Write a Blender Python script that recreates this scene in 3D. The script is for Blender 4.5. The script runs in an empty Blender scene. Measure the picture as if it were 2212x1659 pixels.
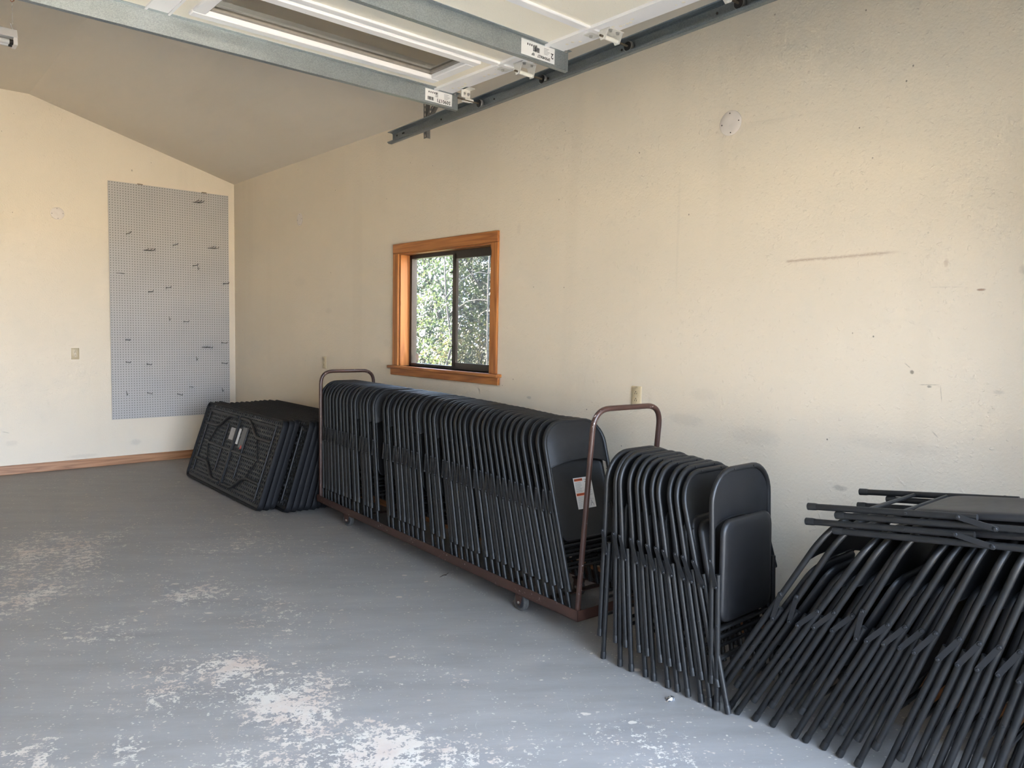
import bpy, math, random
from mathutils import Matrix, Vector
import numpy as np

random.seed(7)
C = bpy.context.scene.collection
S = bpy.context.scene
PI = math.pi
W, H = 2212, 1659

# ------------------------------------------------------------------ camera
CAM_F, YAW, PITCH, ROLL, CAM_H = 1624.522, 0.717978, 0.0711304, 0.0181527, 1.47119
XW, DB = 3.267, 8.5565          # right wall plane, back wall plane
FR = 0.30                      # inside face of the wall with the door opening
HW = 3.05                       # eaves height
XR, ZR = 1.317, 3.627           # where the ceiling turns flat
XL = -3.30                      # left wall plane

def cam_axes():
    cy, sy, cp, sp = math.cos(YAW), math.sin(YAW), math.cos(PITCH), math.sin(PITCH)
    fwd = Vector((sy * cp, cy * cp, -sp))
    right = Vector((cy, -sy, 0))
    up = right.cross(fwd)
    c, s = math.cos(ROLL), math.sin(ROLL)
    return c * right + s * up, -s * right + c * up, fwd

r_, u_, f_ = cam_axes()
cam_data = bpy.data.cameras.new('camera')
cam_data.sensor_width = 36.0
cam_data.sensor_fit = 'HORIZONTAL'
cam_data.lens = CAM_F / W * 36.0
cam_data.clip_start = 0.02
cam = bpy.data.objects.new('camera', cam_data)
C.objects.link(cam)
m = Matrix.Identity(4)
for i in range(3):
    m[i][0], m[i][1], m[i][2] = r_[i], u_[i], -f_[i]
m[2][3] = CAM_H
cam.matrix_world = m
S.camera = cam

def hit(px, py, axis, val):
    """the point of the photo's pixel on a plane: used once to measure the room"""
    d = r_ * ((px - W / 2) / CAM_F) - u_ * ((py - H / 2) / CAM_F) + f_
    o = Vector((0, 0, CAM_H))
    return o + d * ((val - o[axis]) / d[axis])

# ------------------------------------------------------------------ light
S.view_settings.view_transform = 'Standard'
S.view_settings.look = 'None'
S.view_settings.gamma = 1.0
S.view_settings.use_curve_mapping = False
S.view_settings.exposure = 3.1
S.cycles.use_denoising = True
S.cycles.max_bounces = 9
S.cycles.diffuse_bounces = 6
S.cycles.glossy_bounces = 3
S.cycles.use_adaptive_sampling = True
S.cycles.adaptive_threshold = 0.06
S.cycles.adaptive_min_samples = 20
S.cycles.sample_clamp_indirect = 6.0

SKY, GLOW, GLOW_K, GLOW_DIR = 0.80, 2.3, 4.5, (0.10, -1.0, 0.12)
world = bpy.data.worlds.new('sky')
S.world = world
world.use_nodes = True
wn = world.node_tree
wn.nodes.clear()
wo = wn.nodes.new('ShaderNodeOutputWorld')
wb = wn.nodes.new('ShaderNodeBackground')
wt = wn.nodes.new('ShaderNodeTexCoord')
ws = wn.nodes.new('ShaderNodeSeparateXYZ')
wr = wn.nodes.new('ShaderNodeValToRGB')
wr.color_ramp.elements[0].position = 0.0
wr.color_ramp.elements[0].color = (0.80, 0.95, 1.17, 1)
wr.color_ramp.elements[1].position = 0.7
wr.color_ramp.elements[1].color = (0.62, 0.82, 1.14, 1)
wn.links.new(wt.outputs['Generated'], ws.inputs[0])
wn.links.new(ws.outputs['Z'], wr.inputs[0])
wn.links.new(wr.outputs[0], wb.inputs[0])
# the sky is brightest low in the south, straight in front of the open door
wd = wn.nodes.new('ShaderNodeVectorMath')
wd.operation = 'DOT_PRODUCT'
wd.inputs[1].default_value = Vector(GLOW_DIR).normalized()
wn.links.new(wt.outputs['Generated'], wd.inputs[0])
wm = wn.nodes.new('ShaderNodeMath')
wm.operation = 'MULTIPLY_ADD'
wm.inputs[1].default_value, wm.inputs[2].default_value = GLOW_K, -GLOW_K
wn.links.new(wd.outputs['Value'], wm.inputs[0])
we = wn.nodes.new('ShaderNodeMath')
we.operation = 'EXPONENT'
wn.links.new(wm.outputs[0], we.inputs[0])
wx = wn.nodes.new('ShaderNodeMath')
wx.operation = 'MULTIPLY_ADD'
wx.inputs[1].default_value, wx.inputs[2].default_value = GLOW, SKY
wn.links.new(we.outputs[0], wx.inputs[0])
wn.links.new(wx.outputs[0], wb.inputs[1])
wn.links.new(wb.outputs[0], wo.inputs[0])

sun_d = bpy.data.lights.new('sun', 'SUN')
sun_d.energy = 36.0
sun_d.angle = 0.03
sun_d.color = (1.0, 0.93, 0.82)
sun = bpy.data.objects.new('sun', sun_d)
C.objects.link(sun)
sun.rotation_euler = Vector((0.30, -0.80, -0.62)).to_track_quat('-Z', 'Y').to_euler()

def portal(name, loc, rot, sx, sy):
    d = bpy.data.lights.new(name, 'AREA')
    d.shape = 'RECTANGLE'
    d.size, d.size_y = sx, sy
    d.cycles.is_portal = True
    o = bpy.data.objects.new(name, d)
    o.location, o.rotation_euler = loc, rot
    C.objects.link(o)

portal('door_portal', (0.45, FR - 0.2, 1.25), (-PI / 2, 0, PI), 4.8, 2.5)

# ------------------------------------------------------------------ mesh helpers
class MB:
    """collects shapes into one mesh"""
    def __init__(self):
        self.v, self.f, self.m = [], [], []

    def add(self, vs, fs, mi=0):
        n = len(self.v)
        self.v += [tuple(p) for p in vs]
        self.f += [tuple(i + n for i in f) for f in fs]
        self.m += [mi] * len(fs)
        return self

    def box(self, lo, hi, mi=0, bev=0.0):
        x0, y0, z0 = lo
        x1, y1, z1 = hi
        if bev <= 0:
            return self.add([(x0, y0, z0), (x1, y0, z0), (x1, y1, z0), (x0, y1, z0),
                             (x0, y0, z1), (x1, y0, z1), (x1, y1, z1), (x0, y1, z1)],
                            [(0, 3, 2, 1), (4, 5, 6, 7), (0, 1, 5, 4), (1, 2, 6, 5), (2, 3, 7, 6), (3, 0, 4, 7)], mi)
        b = bev
        vs, idx = [], {}
        for ix, (x, sx) in enumerate(((x0, 1), (x1, -1))):
            for iy, (y, sy) in enumerate(((y0, 1), (y1, -1))):
                for iz, (z, sz) in enumerate(((z0, 1), (z1, -1))):
                    idx[ix, iy, iz] = len(vs)
                    vs += [(x, y + sy * b, z + sz * b), (x + sx * b, y, z + sz * b), (x + sx * b, y + sy * b, z)]
        g = lambda a, k: idx[a] + k
        fs = []
        for s in (0, 1):
            q = [(s, 0, 0), (s, 1, 0), (s, 1, 1), (s, 0, 1)]
            fs.append([g(a, 0) for a in (q if s else q[::-1])])
            q = [(0, s, 0), (1, s, 0), (1, s, 1), (0, s, 1)]
            fs.append([g(a, 1) for a in (q[::-1] if s else q)])
            q = [(0, 0, s), (1, 0, s), (1, 1, s), (0, 1, s)]
            fs.append([g(a, 2) for a in (q if s else q[::-1])])
        for s in (0, 1):
            for t in (0, 1):
                e = [g((0, s, t), 1), g((1, s, t), 1), g((1, s, t), 2), g((0, s, t), 2)]
                fs.append(e)
                e = [g((s, 0, t), 0), g((s, 1, t), 0), g((s, 1, t), 2), g((s, 0, t), 2)]
                fs.append(e)
                e = [g((s, t, 0), 0), g((s, t, 1), 0), g((s, t, 1), 1), g((s, t, 0), 1)]
                fs.append(e)
        for k in idx.values():
            fs.append([k, k + 1, k + 2])
        return self.add(vs, fs, mi)

    def tube(self, pts, r, n=10, mi=0, cap=True):
        pts = [Vector(p) for p in pts]
        rs = r if isinstance(r, (list, tuple)) else [r] * len(pts)
        t0 = (pts[1] - pts[0]).normalized()
        a = Vector((0, 0, 1)) if abs(t0.z) < 0.9 else Vector((0, 1, 0))
        nrm = (a - t0 * a.dot(t0)).normalized()
        vs, fs = [], []
        for i, p in enumerate(pts):
            if i == 0:
                t = t0
            elif i == len(pts) - 1:
                t = (pts[i] - pts[i - 1]).normalized()
            else:
                t = ((pts[i + 1] - p).normalized() + (p - pts[i - 1]).normalized()).normalized()
            nrm = (nrm - t * nrm.dot(t)).normalized()
            b = t.cross(nrm)
            for k in range(n):
                q = 2 * PI * k / n
                vs.append(p + (nrm * math.cos(q) + b * math.sin(q)) * rs[i])
        for i in range(len(pts) - 1):
            for k in range(n):
                k2 = (k + 1) % n
                fs.append((i * n + k, i * n + k2, (i + 1) * n + k2, (i + 1) * n + k))
        if cap:
            fs.append(tuple(range(n))[::-1])
            fs.append(tuple((len(pts) - 1) * n + k for k in range(n)))
        return self.add(vs, fs, mi)

    def cyl(self, a, b, r, n=16, mi=0):
        return self.tube([a, b], r, n, mi)

    def lathe(self, o, ax, prof, n=20, mi=0):
        """prof: (distance along axis, radius)"""
        o, ax = Vector(o), Vector(ax).normalized()
        a = Vector((0, 0, 1)) if abs(ax.z) < 0.9 else Vector((1, 0, 0))
        e = (a - ax * a.dot(ax)).normalized()
        g = ax.cross(e)
        vs, fs = [], []
        for d, r in prof:
            for k in range(n):
                q = 2 * PI * k / n
                vs.append(o + ax * d + (e * math.cos(q) + g * math.sin(q)) * r)
        for i in range(len(prof) - 1):
            for k in range(n):
                k2 = (k + 1) % n
                fs.append((i * n + k, i * n + k2, (i + 1) * n + k2, (i + 1) * n + k))
        fs.append(tuple(range(n))[::-1])
        fs.append(tuple((len(prof) - 1) * n + k for k in range(n)))
        return self.add(vs, fs, mi)

    def prism(self, poly, fn0, fn1, mi=0):
        """poly: 2-D outline, fn0/fn1 map (a, b) to the two 3-D ends"""
        n = len(poly)
        vs = [fn0(*p) for p in poly] + [fn1(*p) for p in poly]
        fs = [tuple(range(n))[::-1], tuple(range(n, 2 * n))]
        fs += [(k, (k + 1) % n, n + (k + 1) % n, n + k) for k in range(n)]
        return self.add(vs, fs, mi)

    def loft(self, rings, mi=0, cap0=True, cap1=True):
        n = len(rings[0])
        vs = [p for r in rings for p in r]
        fs = []
        for i in range(len(rings) - 1):
            for k in range(n):
                k2 = (k + 1) % n
                fs.append((i * n + k, i * n + k2, (i + 1) * n + k2, (i + 1) * n + k))
        if cap0:
            fs.append(tuple(range(n))[::-1])
        if cap1:
            fs.append(tuple((len(rings) - 1) * n + k for k in range(n)))
        return self.add(vs, fs, mi)

    def build(self, name, mats, parent=None, smooth=True, ang=0.72, fix=True):
        me = bpy.data.meshes.new(name)
        me.from_pydata(self.v, [], self.f)
        if not isinstance(mats, (list, tuple)):
            mats = [mats]
        for mt in mats:
            me.materials.append(mt)
        if len(mats) > 1:
            me.polygons.foreach_set('material_index', self.m)
        if fix:
            import bmesh
            bm = bmesh.new()
            bm.from_mesh(me)
            bmesh.ops.recalc_face_normals(bm, faces=bm.faces)
            bm.to_mesh(me)
            bm.free()
        if smooth:
            me.polygons.foreach_set('use_smooth', [True] * len(me.polygons))
            me.set_sharp_from_angle(angle=ang)
        me.update()
        o = bpy.data.objects.new(name, me)
        C.objects.link(o)
        if parent:
            o.parent = parent
        return o


def rounded(pts, r, seg=6):
    """round the corners of a polyline (keeps both ends)"""
    pts = [Vector(p) for p in pts]
    out = [pts[0]]
    for i in range(1, len(pts) - 1):
        p, a, b = pts[i], (pts[i - 1] - pts[i]), (pts[i + 1] - pts[i])
        d = min(r, a.length * 0.49, b.length * 0.49)
        p0, p1 = p + a.normalized() * d, p + b.normalized() * d
        for k in range(seg + 1):
            t = k / seg
            out.append(p0 * (1 - t) ** 2 + p * 2 * t * (1 - t) + p1 * t * t)
    out.append(pts[-1])
    return out


def round_rect(x0, z0, x1, z1, r, seg=5):
    out = []
    for cx, cz, a0 in ((x1 - r, z1 - r, 0), (x0 + r, z1 - r, 90), (x0 + r, z0 + r, 180), (x1 - r, z0 + r, 270)):
        for k in range(seg + 1):
            a = math.radians(a0 + 90 * k / seg)
            out.append((cx + r * math.cos(a), cz + r * math.sin(a)))
    return out


def tag(o, label=None, cat=None, group=None, kind=None):
    if label: o['label'] = label
    if cat: o['category'] = cat
    if group: o['group'] = group
    if kind: o['kind'] = kind
    return o

def empty(name, loc=(0, 0, 0), rot=(0, 0, 0)):
    o = bpy.data.objects.new(name, None)
    o.empty_display_size = 0.1
    o.location, o.rotation_euler = loc, rot
    C.objects.link(o)
    return o

def struct(o):
    o['kind'] = 'structure'
    return o

KIDS = {}
def kids(o):
    if o.name not in KIDS:
        KIDS[o.name] = list(o.children)
    return KIDS[o.name]

def copy_tree(o, parent=None):
    c = o.copy()
    C.objects.link(c)
    if parent:
        c.parent = parent
    for ch in kids(o):
        copy_tree(ch, c)
    return c

def text_mesh(name, body, size, mat, parent, mtx, ext=0.0002, align='CENTER'):
    cu = bpy.data.curves.new(name, 'FONT')
    cu.body, cu.size, cu.extrude = body, size, ext
    cu.align_x, cu.align_y = align, 'CENTER'
    cu.resolution_u = 2
    cu.offset = size * 0.018
    tmp = bpy.data.objects.new(name, cu)
    C.objects.link(tmp)
    bpy.context.view_layer.update()
    me = bpy.data.meshes.new_from_object(tmp.evaluated_get(bpy.context.evaluated_depsgraph_get()))
    bpy.data.objects.remove(tmp)
    bpy.data.curves.remove(cu)
    me.materials.clear()
    me.materials.append(mat)
    o = bpy.data.objects.new(name, me)
    C.objects.link(o)
    o.parent = parent
    o.matrix_local = mtx
    return o

ONES = ['', 'first', 'second', 'third', 'fourth', 'fifth', 'sixth', 'seventh', 'eighth', 'ninth', 'tenth', 'eleventh',
        'twelfth', 'thirteenth', 'fourteenth', 'fifteenth', 'sixteenth', 'seventeenth', 'eighteenth', 'nineteenth']
TENS = {20: ('twentieth', 'twenty'), 30: ('thirtieth', 'thirty'), 40: ('fortieth', 'forty'), 50: ('fiftieth', 'fifty')}
def nth(n):
    if n < 20:
        return ONES[n]
    t = n // 10 * 10
    return TENS[t][0] if n == t else TENS[t][1] + '-' + ONES[n - t]

# ------------------------------------------------------------------ materials
class NT:
    def __init__(self, name):
        self.mat = bpy.data.materials.new(name)
        self.mat.use_nodes = True
        self.t = self.mat.node_tree
        self.b = self.t.nodes['Principled BSDF']
        self.out = self.t.nodes['Material Output']
        self._pos = None

    def n(self, kind, **kw):
        o = self.t.nodes.new('ShaderNode' + kind)
        for k, v in kw.items():
            setattr(o, k, v)
        return o

    def put(self, sock, val):
        if hasattr(val, 'is_output') or isinstance(val, bpy.types.NodeSocket):
            self.t.links.new(val, sock)
        else:
            sock.default_value = val

    def math(self, op, a, b=0.0, c=None, clamp=False):
        o = self.n('Math', operation=op, use_clamp=clamp)
        self.put(o.inputs[0], a)
        self.put(o.inputs[1], b)
        if c is not None:
            self.put(o.inputs[2], c)
        return o.outputs[0]

    def pos(self):
        if self._pos is None:
            self._pos = self.n('NewGeometry').outputs['Position']
        return self._pos

    def obj(self):
        return self.n('TexCoord').outputs['Object']

    def xyz(self, v):
        o = self.n('SeparateXYZ')
        self.put(o.inputs[0], v)
        return o.outputs

    def noise(self, vec, scale, detail=3.0, rough=0.5, dist=0.0, out='Fac'):
        o = self.n('TexNoise')
        self.put(o.inputs['Vector'], vec)
        o.inputs['Scale'].default_value = scale
        o.inputs['Detail'].default_value = detail
        o.inputs['Roughness'].default_value = rough
        o.inputs['Distortion'].default_value = dist
        return o.outputs[out]

    def vor(self, vec, scale, out='Distance', feature='F1', rnd=1.0):
        o = self.n('TexVoronoi', feature=feature)
        self.put(o.inputs['Vector'], vec)
        o.inputs['Scale'].default_value = scale
        o.inputs['Randomness'].default_value = rnd
        return o.outputs[out]

    def scale(self, vec, s, loc=(0, 0, 0), rot=(0, 0, 0)):
        o = self.n('Mapping')
        self.put(o.inputs['Vector'], vec)
        o.inputs['Scale'].default_value = s
        o.inputs['Location'].default_value = loc
        o.inputs['Rotation'].default_value = rot
        return o.outputs[0]

    def step(self, v, a, b):
        o = self.n('MapRange', interpolation_type='SMOOTHSTEP')
        self.put(o.inputs['Value'], v)
        self.put(o.inputs['From Min'], a)
        self.put(o.inputs['From Max'], b)
        return o.outputs[0]

    def ramp(self, fac, stops):
        o = self.n('ValToRGB')
        self.put(o.inputs[0], fac)
        el = o.color_ramp.elements
        while len(el) < len(stops):
            el.new(0.5)
        for e, (p, c) in zip(el, stops):
            e.position, e.color = p, (*c, 1)
        return o.outputs[0]

    def mix(self, fac, a, b, mode='MIX'):
        o = self.n('Mix', data_type='RGBA', blend_type=mode)
        self.put(o.inputs[0], fac)
        for s, v in ((o.inputs[6], a), (o.inputs[7], b)):
            self.put(s, (*v, 1) if isinstance(v, tuple) and len(v) == 3 else v)
        return o.outputs[2]

    def gauss(self, u, v, u0, v0, su, sv):
        a = self.math('POWER', self.math('MULTIPLY', self.math('ABSOLUTE', self.math('SUBTRACT', u, u0)), 1 / su), 2.0)
        b = self.math('POWER', self.math('MULTIPLY', self.math('ABSOLUTE', self.math('SUBTRACT', v, v0)), 1 / sv), 2.0)
        return self.math('POWER', 2.71828, self.math('MULTIPLY', self.math('ADD', a, b), -1.0))

    def bump(self, h, strength, dist=0.01):
        o = self.n('Bump')
        o.inputs['Strength'].default_value = strength
        o.inputs['Distance'].default_value = dist
        self.put(o.inputs['Height'], h)
        self.put(self.b.inputs['Normal'], o.outputs[0])

    def base(self, col=None, rough=None, metal=None, spec=None):
        if col is not None:
            self.put(self.b.inputs['Base Color'], (*col, 1) if isinstance(col, tuple) and len(col) == 3 else col)
        if rough is not None:
            self.put(self.b.inputs['Roughness'], rough)
        if metal is not None:
            self.put(self.b.inputs['Metallic'], metal)
        if spec is not None:
            self.b.inputs['Specular IOR Level'].default_value = spec
        return self.mat


def flat(name, col, rough=0.5, metal=0.0, var=0.08, vscale=30, spec=0.5, bump=0.0):
    """a paint, plastic or metal with a little procedural unevenness"""
    k = NT(name)
    f = k.noise(k.obj(), vscale, 4, 0.6)
    a = tuple(c * (1 - var) for c in col)
    b = tuple(min(1, c * (1 + var)) for c in col)
    c = k.ramp(f, [(0.3, a), (0.7, b)])
    if bump:
        k.bump(f, bump, 0.002)
    return k.base(c, rough, metal, spec)

PAINT = (0.70, 0.622, 0.505)

def wall_mat(name, u_axis, marks, lines):
    k = NT(name)
    p = k.pos()
    X = k.xyz(p)
    u, z = X[u_axis], X[2]
    big = k.noise(p, 0.9, 3, 0.5)
    col = k.ramp(big, [(0.3, tuple(c * 0.965 for c in PAINT)), (0.7, tuple(min(1, c * 1.02) for c in PAINT))])
    # faint vertical roller bands
    band = k.noise(k.scale(p, (5.0, 5.0, 0.25)), 1.0, 3, 0.5)
    col = k.mix(k.math('MULTIPLY', k.step(band, 0.55, 0.75), 0.10), col, (0.50, 0.43, 0.34))
    # little dark nicks
    sp = k.vor(k.scale(p, (9.0, 9.0, 7.5)), 1.0)
    pick = k.step(k.noise(p, 2.2, 2), 0.50, 0.54)
    col = k.mix(k.math('MULTIPLY', k.math('MULTIPLY', k.step(sp, 0.042, 0.020), pick), 0.75), col, (0.12, 0.10, 0.08))
    grit = k.noise(k.scale(p, (1.0, 1.0, 1.6)), 38, 5, 0.75)
    for (a, b, sa, sb, amt, c) in marks:
        g = k.gauss(u, z, a, b, sa, sb)
        g = k.math('MULTIPLY', k.step(k.math('MULTIPLY', g, k.math('ADD', grit, 0.35)), 0.42, 0.78), amt)
        col = k.mix(g, col, c)
    for (u0, z0, u1, z1, wd, amt, c) in lines:
        L = math.hypot(u1 - u0, z1 - z0)
        du, dz = (u1 - u0) / L, (z1 - z0) / L
        a = k.math('SUBTRACT', u, u0)
        b = k.math('SUBTRACT', z, z0)
        along = k.math('ADD', k.math('MULTIPLY', a, du), k.math('MULTIPLY', b, dz))
        across = k.math('ABSOLUTE', k.math('ADD', k.math('MULTIPLY', a, -dz), k.math('MULTIPLY', b, du)))
        across = k.math('ADD', across, k.math('MULTIPLY', k.math('SUBTRACT', grit, 0.5), wd * 3.2))
        g = k.math('MULTIPLY', k.step(across, wd * 1.1, -wd * 0.4),
                   k.math('MULTIPLY', k.step(along, 0.0, 0.02), k.step(along, L, L * 0.7)))
        col = k.mix(k.math('MULTIPLY', k.math('MULTIPLY', g, amt), k.math('ADD', k.step(grit, 0.25, 0.6), 0.25)), col, c)
    peel = k.math('ADD', k.noise(p, 85, 3, 0.55), k.math('MULTIPLY', k.step(k.noise(p, 42, 2, 0.5), 0.60, 0.74), 0.5))
    k.bump(peel, 0.34, 0.005)
    return k.base(col, 0.62, 0, 0.35)

GREY, BROWN, DARK = (0.33, 0.30, 0.27), (0.30, 0.19, 0.13), (0.10, 0.085, 0.07)
M = {}
M['wall_right'] = wall_mat('cream_wall_paint', 1,
    [(1.30, 1.02, .30, .05, .12, GREY), (1.95, .98, .20, .07, .14, GREY), (2.35, 1.02, .16, .05, .16, GREY), (2.25, 1.16, .12, .05, .10, GREY),
     (1.52, .80, .05, .02, .35, DARK), (3.57, 1.04, .035, .016, .5, GREY), (3.70, 2.13, .03, .06, .12, GREY),
     (1.01, 1.66, .022, .008, .9, BROWN), (0.87, 1.73, .03, .03, .28, GREY), (1.14, 1.77, .014, .025, .35, BROWN),
     (1.245, 1.33, .012, .012, .7, DARK), (1.175, 1.275, .014, .008, .6, DARK), (0.93, 1.27, .03, .012, .3, GREY),
     (6.9, 1.9, .2, .08, .07, GREY), (6.3, 1.62, .09, .04, .12, GREY), (2.44, 2.0, .014, .5, .08, GREY),
     (2.0, 2.47, .4, .02, .07, GREY), (5.3, 1.35, .08, .05, .10, GREY), (4.5, 1.03, .4, .04, .10, GREY)],
    [(1.83, 1.813, 1.62, 1.818, .009, .75, BROWN), (1.66, 1.815, 1.30, 1.826, .010, .65, BROWN), (1.20, 1.675, 1.06, 1.672, .003, .35, GREY),
     (1.22, 1.28, 1.13, 1.285, .0025, .6, DARK), (1.135, 1.285, 1.125, 1.21, .0025, .5, DARK),
     (1.85, 2.47, 2.10, 2.49, .005, .14, GREY), (1.16, 1.10, 1.13, 1.07, .004, .5, DARK),
     (2.27, 1.47, 2.24, 1.50, .004, .4, GREY), (1.28, 1.37, 1.25, 1.345, .003, .6, DARK)])
M['wall_back'] = wall_mat('cream_wall_paint_rear', 0,
    [(2.2, 0.22, .08, .05, .22, GREY), (1.7, 0.12, .22, .03, .18, GREY), (1.1, 0.3, .08, .04, .15, GREY)],
    [(1.02, .42, 1.09, .40, .005, .5, DARK), (2.05, .66, 2.08, .74, .004, .35, GREY), (2.21, 3.03, 2.21, 3.06, .009, .95, DARK),
     (1.57, 2.44, 2.0, 2.40, .004, .15, GREY)])
M['wall_plain'] = wall_mat('cream_wall_paint_plain', 0, [], [])

k = NT('ceiling_paint')
p = k.pos()
c = k.ramp(k.noise(p, 0.7, 3), [(0.3, (0.67, 0.605, 0.51)), (0.7, (0.71, 0.645, 0.55))])
st = k.noise(k.scale(p, (2.2, 0.35, 2.2)), 1.6, 4, 0.6)
c = k.mix(k.math('MULTIPLY', k.step(st, 0.5, 0.8), 0.16), c, (0.50, 0.45, 0.39))
k.bump(k.noise(p, 80, 3), 0.12, 0.004)
M['ceiling'] = k.base(c, 0.7, 0, 0.3)

# floor: grey concrete paint, chipped to pale concrete in patches
k = NT('chipped_grey_floor_paint')
p = k.pos()
X = k.xyz(p)
x, y = X[0], X[1]
dens = None
for (gx, gy, sx, sy, a) in ((1.22, 2.62, .17, .22, 1.0), (1.35, 2.22, .16, .20, 1.05), (1.15, 3.13, .13, .14, .9), (0.42, 2.80, .10, .28, .9),
                            (0.66, 2.72, .10, .16, .85), (0.86, 3.25, .20, .30, .8), (1.05, 5.63, .38, .42, 1.0), (0.65, 4.65, .28, .34, .8),
                            (1.37, 4.28, .22, .28, .75), (1.85, 2.93, .06, .5, .45), (1.55, 1.95, .22, .15, .75), (1.85, 1.78, .30, .15, .28),
                            (0.9, 2.35, .35, .25, .65), (2.2, 1.62, .3, .12, .25), (1.6, 1.5, .6, .2, .35), (1.9, 5.2, .5, .5, .35),
                            (0.75, 3.9, .3, .35, .35), (1.6, 3.5, .4, .5, .25), (2.2, 1.1, .5, .3, .25)):
    g = k.math('MULTIPLY', k.gauss(x, y, gx, gy, sx * 1.25, sy * 1.25), a)
    dens = g if dens is None else k.math('MAXIMUM', dens, g)
pr = k.scale(p, (1.0, 1.0, 1.0), rot=(0, 0, 0.62))
warp = k.noise(p, 6, 3, 0.5, out='Color')
vm = k.n('VectorMath', operation='MULTIPLY_ADD')
k.put(vm.inputs[0], warp)
vm.inputs[1].default_value = (.05, .05, 0)
k.put(vm.inputs[2], pr)
pw = vm.outputs[0]
ps = k.scale(pw, (0.95, 1.06, 1.0))
n1 = k.noise(ps, 24, 9, 0.72, 0.1)
n2 = k.noise(ps, 95, 5, 0.68)
nn = k.math('ADD', k.math('MULTIPLY', n1, 0.66), k.math('MULTIPLY', n2, 0.34))
brk = k.noise(p, 4.5, 5, 0.62)
area = k.math('ADD', k.math('MULTIPLY', dens, k.math('MULTIPLY', brk, 0.275)), k.math('MULTIPLY', k.step(k.noise(p, 1.1, 5, 0.6), 0.36, 0.68), 0.098))
thr = k.math('SUBTRACT', 0.660, area)
chip = k.step(k.math('SUBTRACT', nn, thr), -0.004, 0.012)
# stray flecks of many sizes
dot = k.math('MULTIPLY', k.step(k.vor(k.scale(pw, (46, 60, 10)), 1.0), 0.24, 0.17), k.step(k.noise(p, 14, 4, 0.7), 0.50, 0.58))
dot2 = k.math('MULTIPLY', k.step(k.vor(k.scale(pw, (18, 25, 10)), 1.0), 0.15, 0.11), k.step(k.noise(p, 7, 3, 0.6), 0.555, 0.60))
dot3 = k.math('MULTIPLY', k.step(k.vor(k.scale(pw, (5.5, 8.5, 10)), 1.0), 0.115, 0.095), k.step(k.noise(p, 8, 3, 0.6), 0.53, 0.56))
scr = k.noise(k.scale(pw, (0.9, 34, 1.0)), 4.0, 4, 0.55, 0.2)
scr = k.math('MULTIPLY', k.step(scr, 0.665, 0.70), k.step(k.noise(p, 3.1, 4, 0.6), 0.52, 0.64))
scr2 = k.noise(k.scale(pw, (36, 1.1, 1.0), rot=(0, 0, 0.35)), 3.0, 4, 0.55, 0.2)
scr2 = k.math('MULTIPLY', k.step(scr2, 0.675, 0.71), k.step(k.noise(p, 2.7, 4, 0.6), 0.54, 0.66))
sc = k.math('MULTIPLY', k.math('MAXIMUM', scr, scr2), 0.36)
mask = k.math('MAXIMUM', k.math('MAXIMUM', chip, sc), k.math('MAXIMUM', dot3, k.math('MAXIMUM', dot, dot2)))
gn = k.noise(k.scale(pr, (0.6, 2.6, 1)), 3.0, 8, 0.68)
grey = k.ramp(gn, [(0.25, (0.196, 0.184, 0.175)), (0.75, (0.286, 0.268, 0.254))])
grey = k.mix(k.math('MULTIPLY', k.step(k.noise(k.scale(pr, (1, 4, 1)), 30, 4, 0.7), 0.55, 0.75), 0.30), grey, (0.31, 0.30, 0.295))
grey = k.mix(k.math('MULTIPLY', k.step(k.noise(p, 1.3, 4), 0.5, 0.75), 0.25), grey, (0.27, 0.255, 0.235))
fl = k.ramp(k.noise(p, 4.0, 4, 0.6), [(0.42, (0.50, 0.455, 0.39)), (0.60, (0.46, 0.375, 0.315))])
col = k.mix(mask, grey, fl)
rg = k.math('ADD', k.math('MULTIPLY', mask, 0.2), k.math('ADD', 0.46, k.math('MULTIPLY', gn, 0.22)))
k.bump(n2, 0.10, 0.002)
M['floor'] = k.base(col, rg, 0, 0.45)

def wood(name, axis, c0, c1, knots=3.2, sc=1.0):
    k = NT(name)
    p = k.pos()
    s = [11.0 * sc] * 3
    s[axis] = 0.55 * sc
    q = k.scale(p, tuple(s))
    g = k.noise(q, 1.3, 3, 0.45, 0.25)
    wv = k.math('FRACT', k.math('MULTIPLY', g, 7.0))
    wv = k.math('ABSOLUTE', k.math('SUBTRACT', wv, 0.5))
    col = k.ramp(k.math('MULTIPLY', wv, 2.0), [(0.0, tuple(v * 0.80 for v in c0)), (0.3, c0), (1.0, c1)])
    kn = k.vor(k.scale(p, tuple(0.75 if i == axis else 1.5 for i in range(3))), knots)
    kp = k.step(k.noise(p, 4.0, 1), 0.46, 0.50)
    col = k.mix(k.math('MULTIPLY', k.step(kn, 0.13, 0.06), kp), col, tuple(v * 0.16 for v in c0))
    return k.base(col, 0.42, 0, 0.45)

M['pine'] = wood('varnished_pine_upright', 2, (0.35, 0.120, 0.026), (0.46, 0.178, 0.044))
M['pine_across'] = wood('varnished_pine_across', 1, (0.34, 0.115, 0.028), (0.45, 0.175, 0.045))
M['board'] = wood('pine_baseboard', 0, (0.33, 0.15, 0.065), (0.42, 0.21, 0.10), 1.5)
M['board_y'] = wood('pine_baseboard_side', 1, (0.33, 0.15, 0.065), (0.42, 0.21, 0.10), 1.5)

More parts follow.
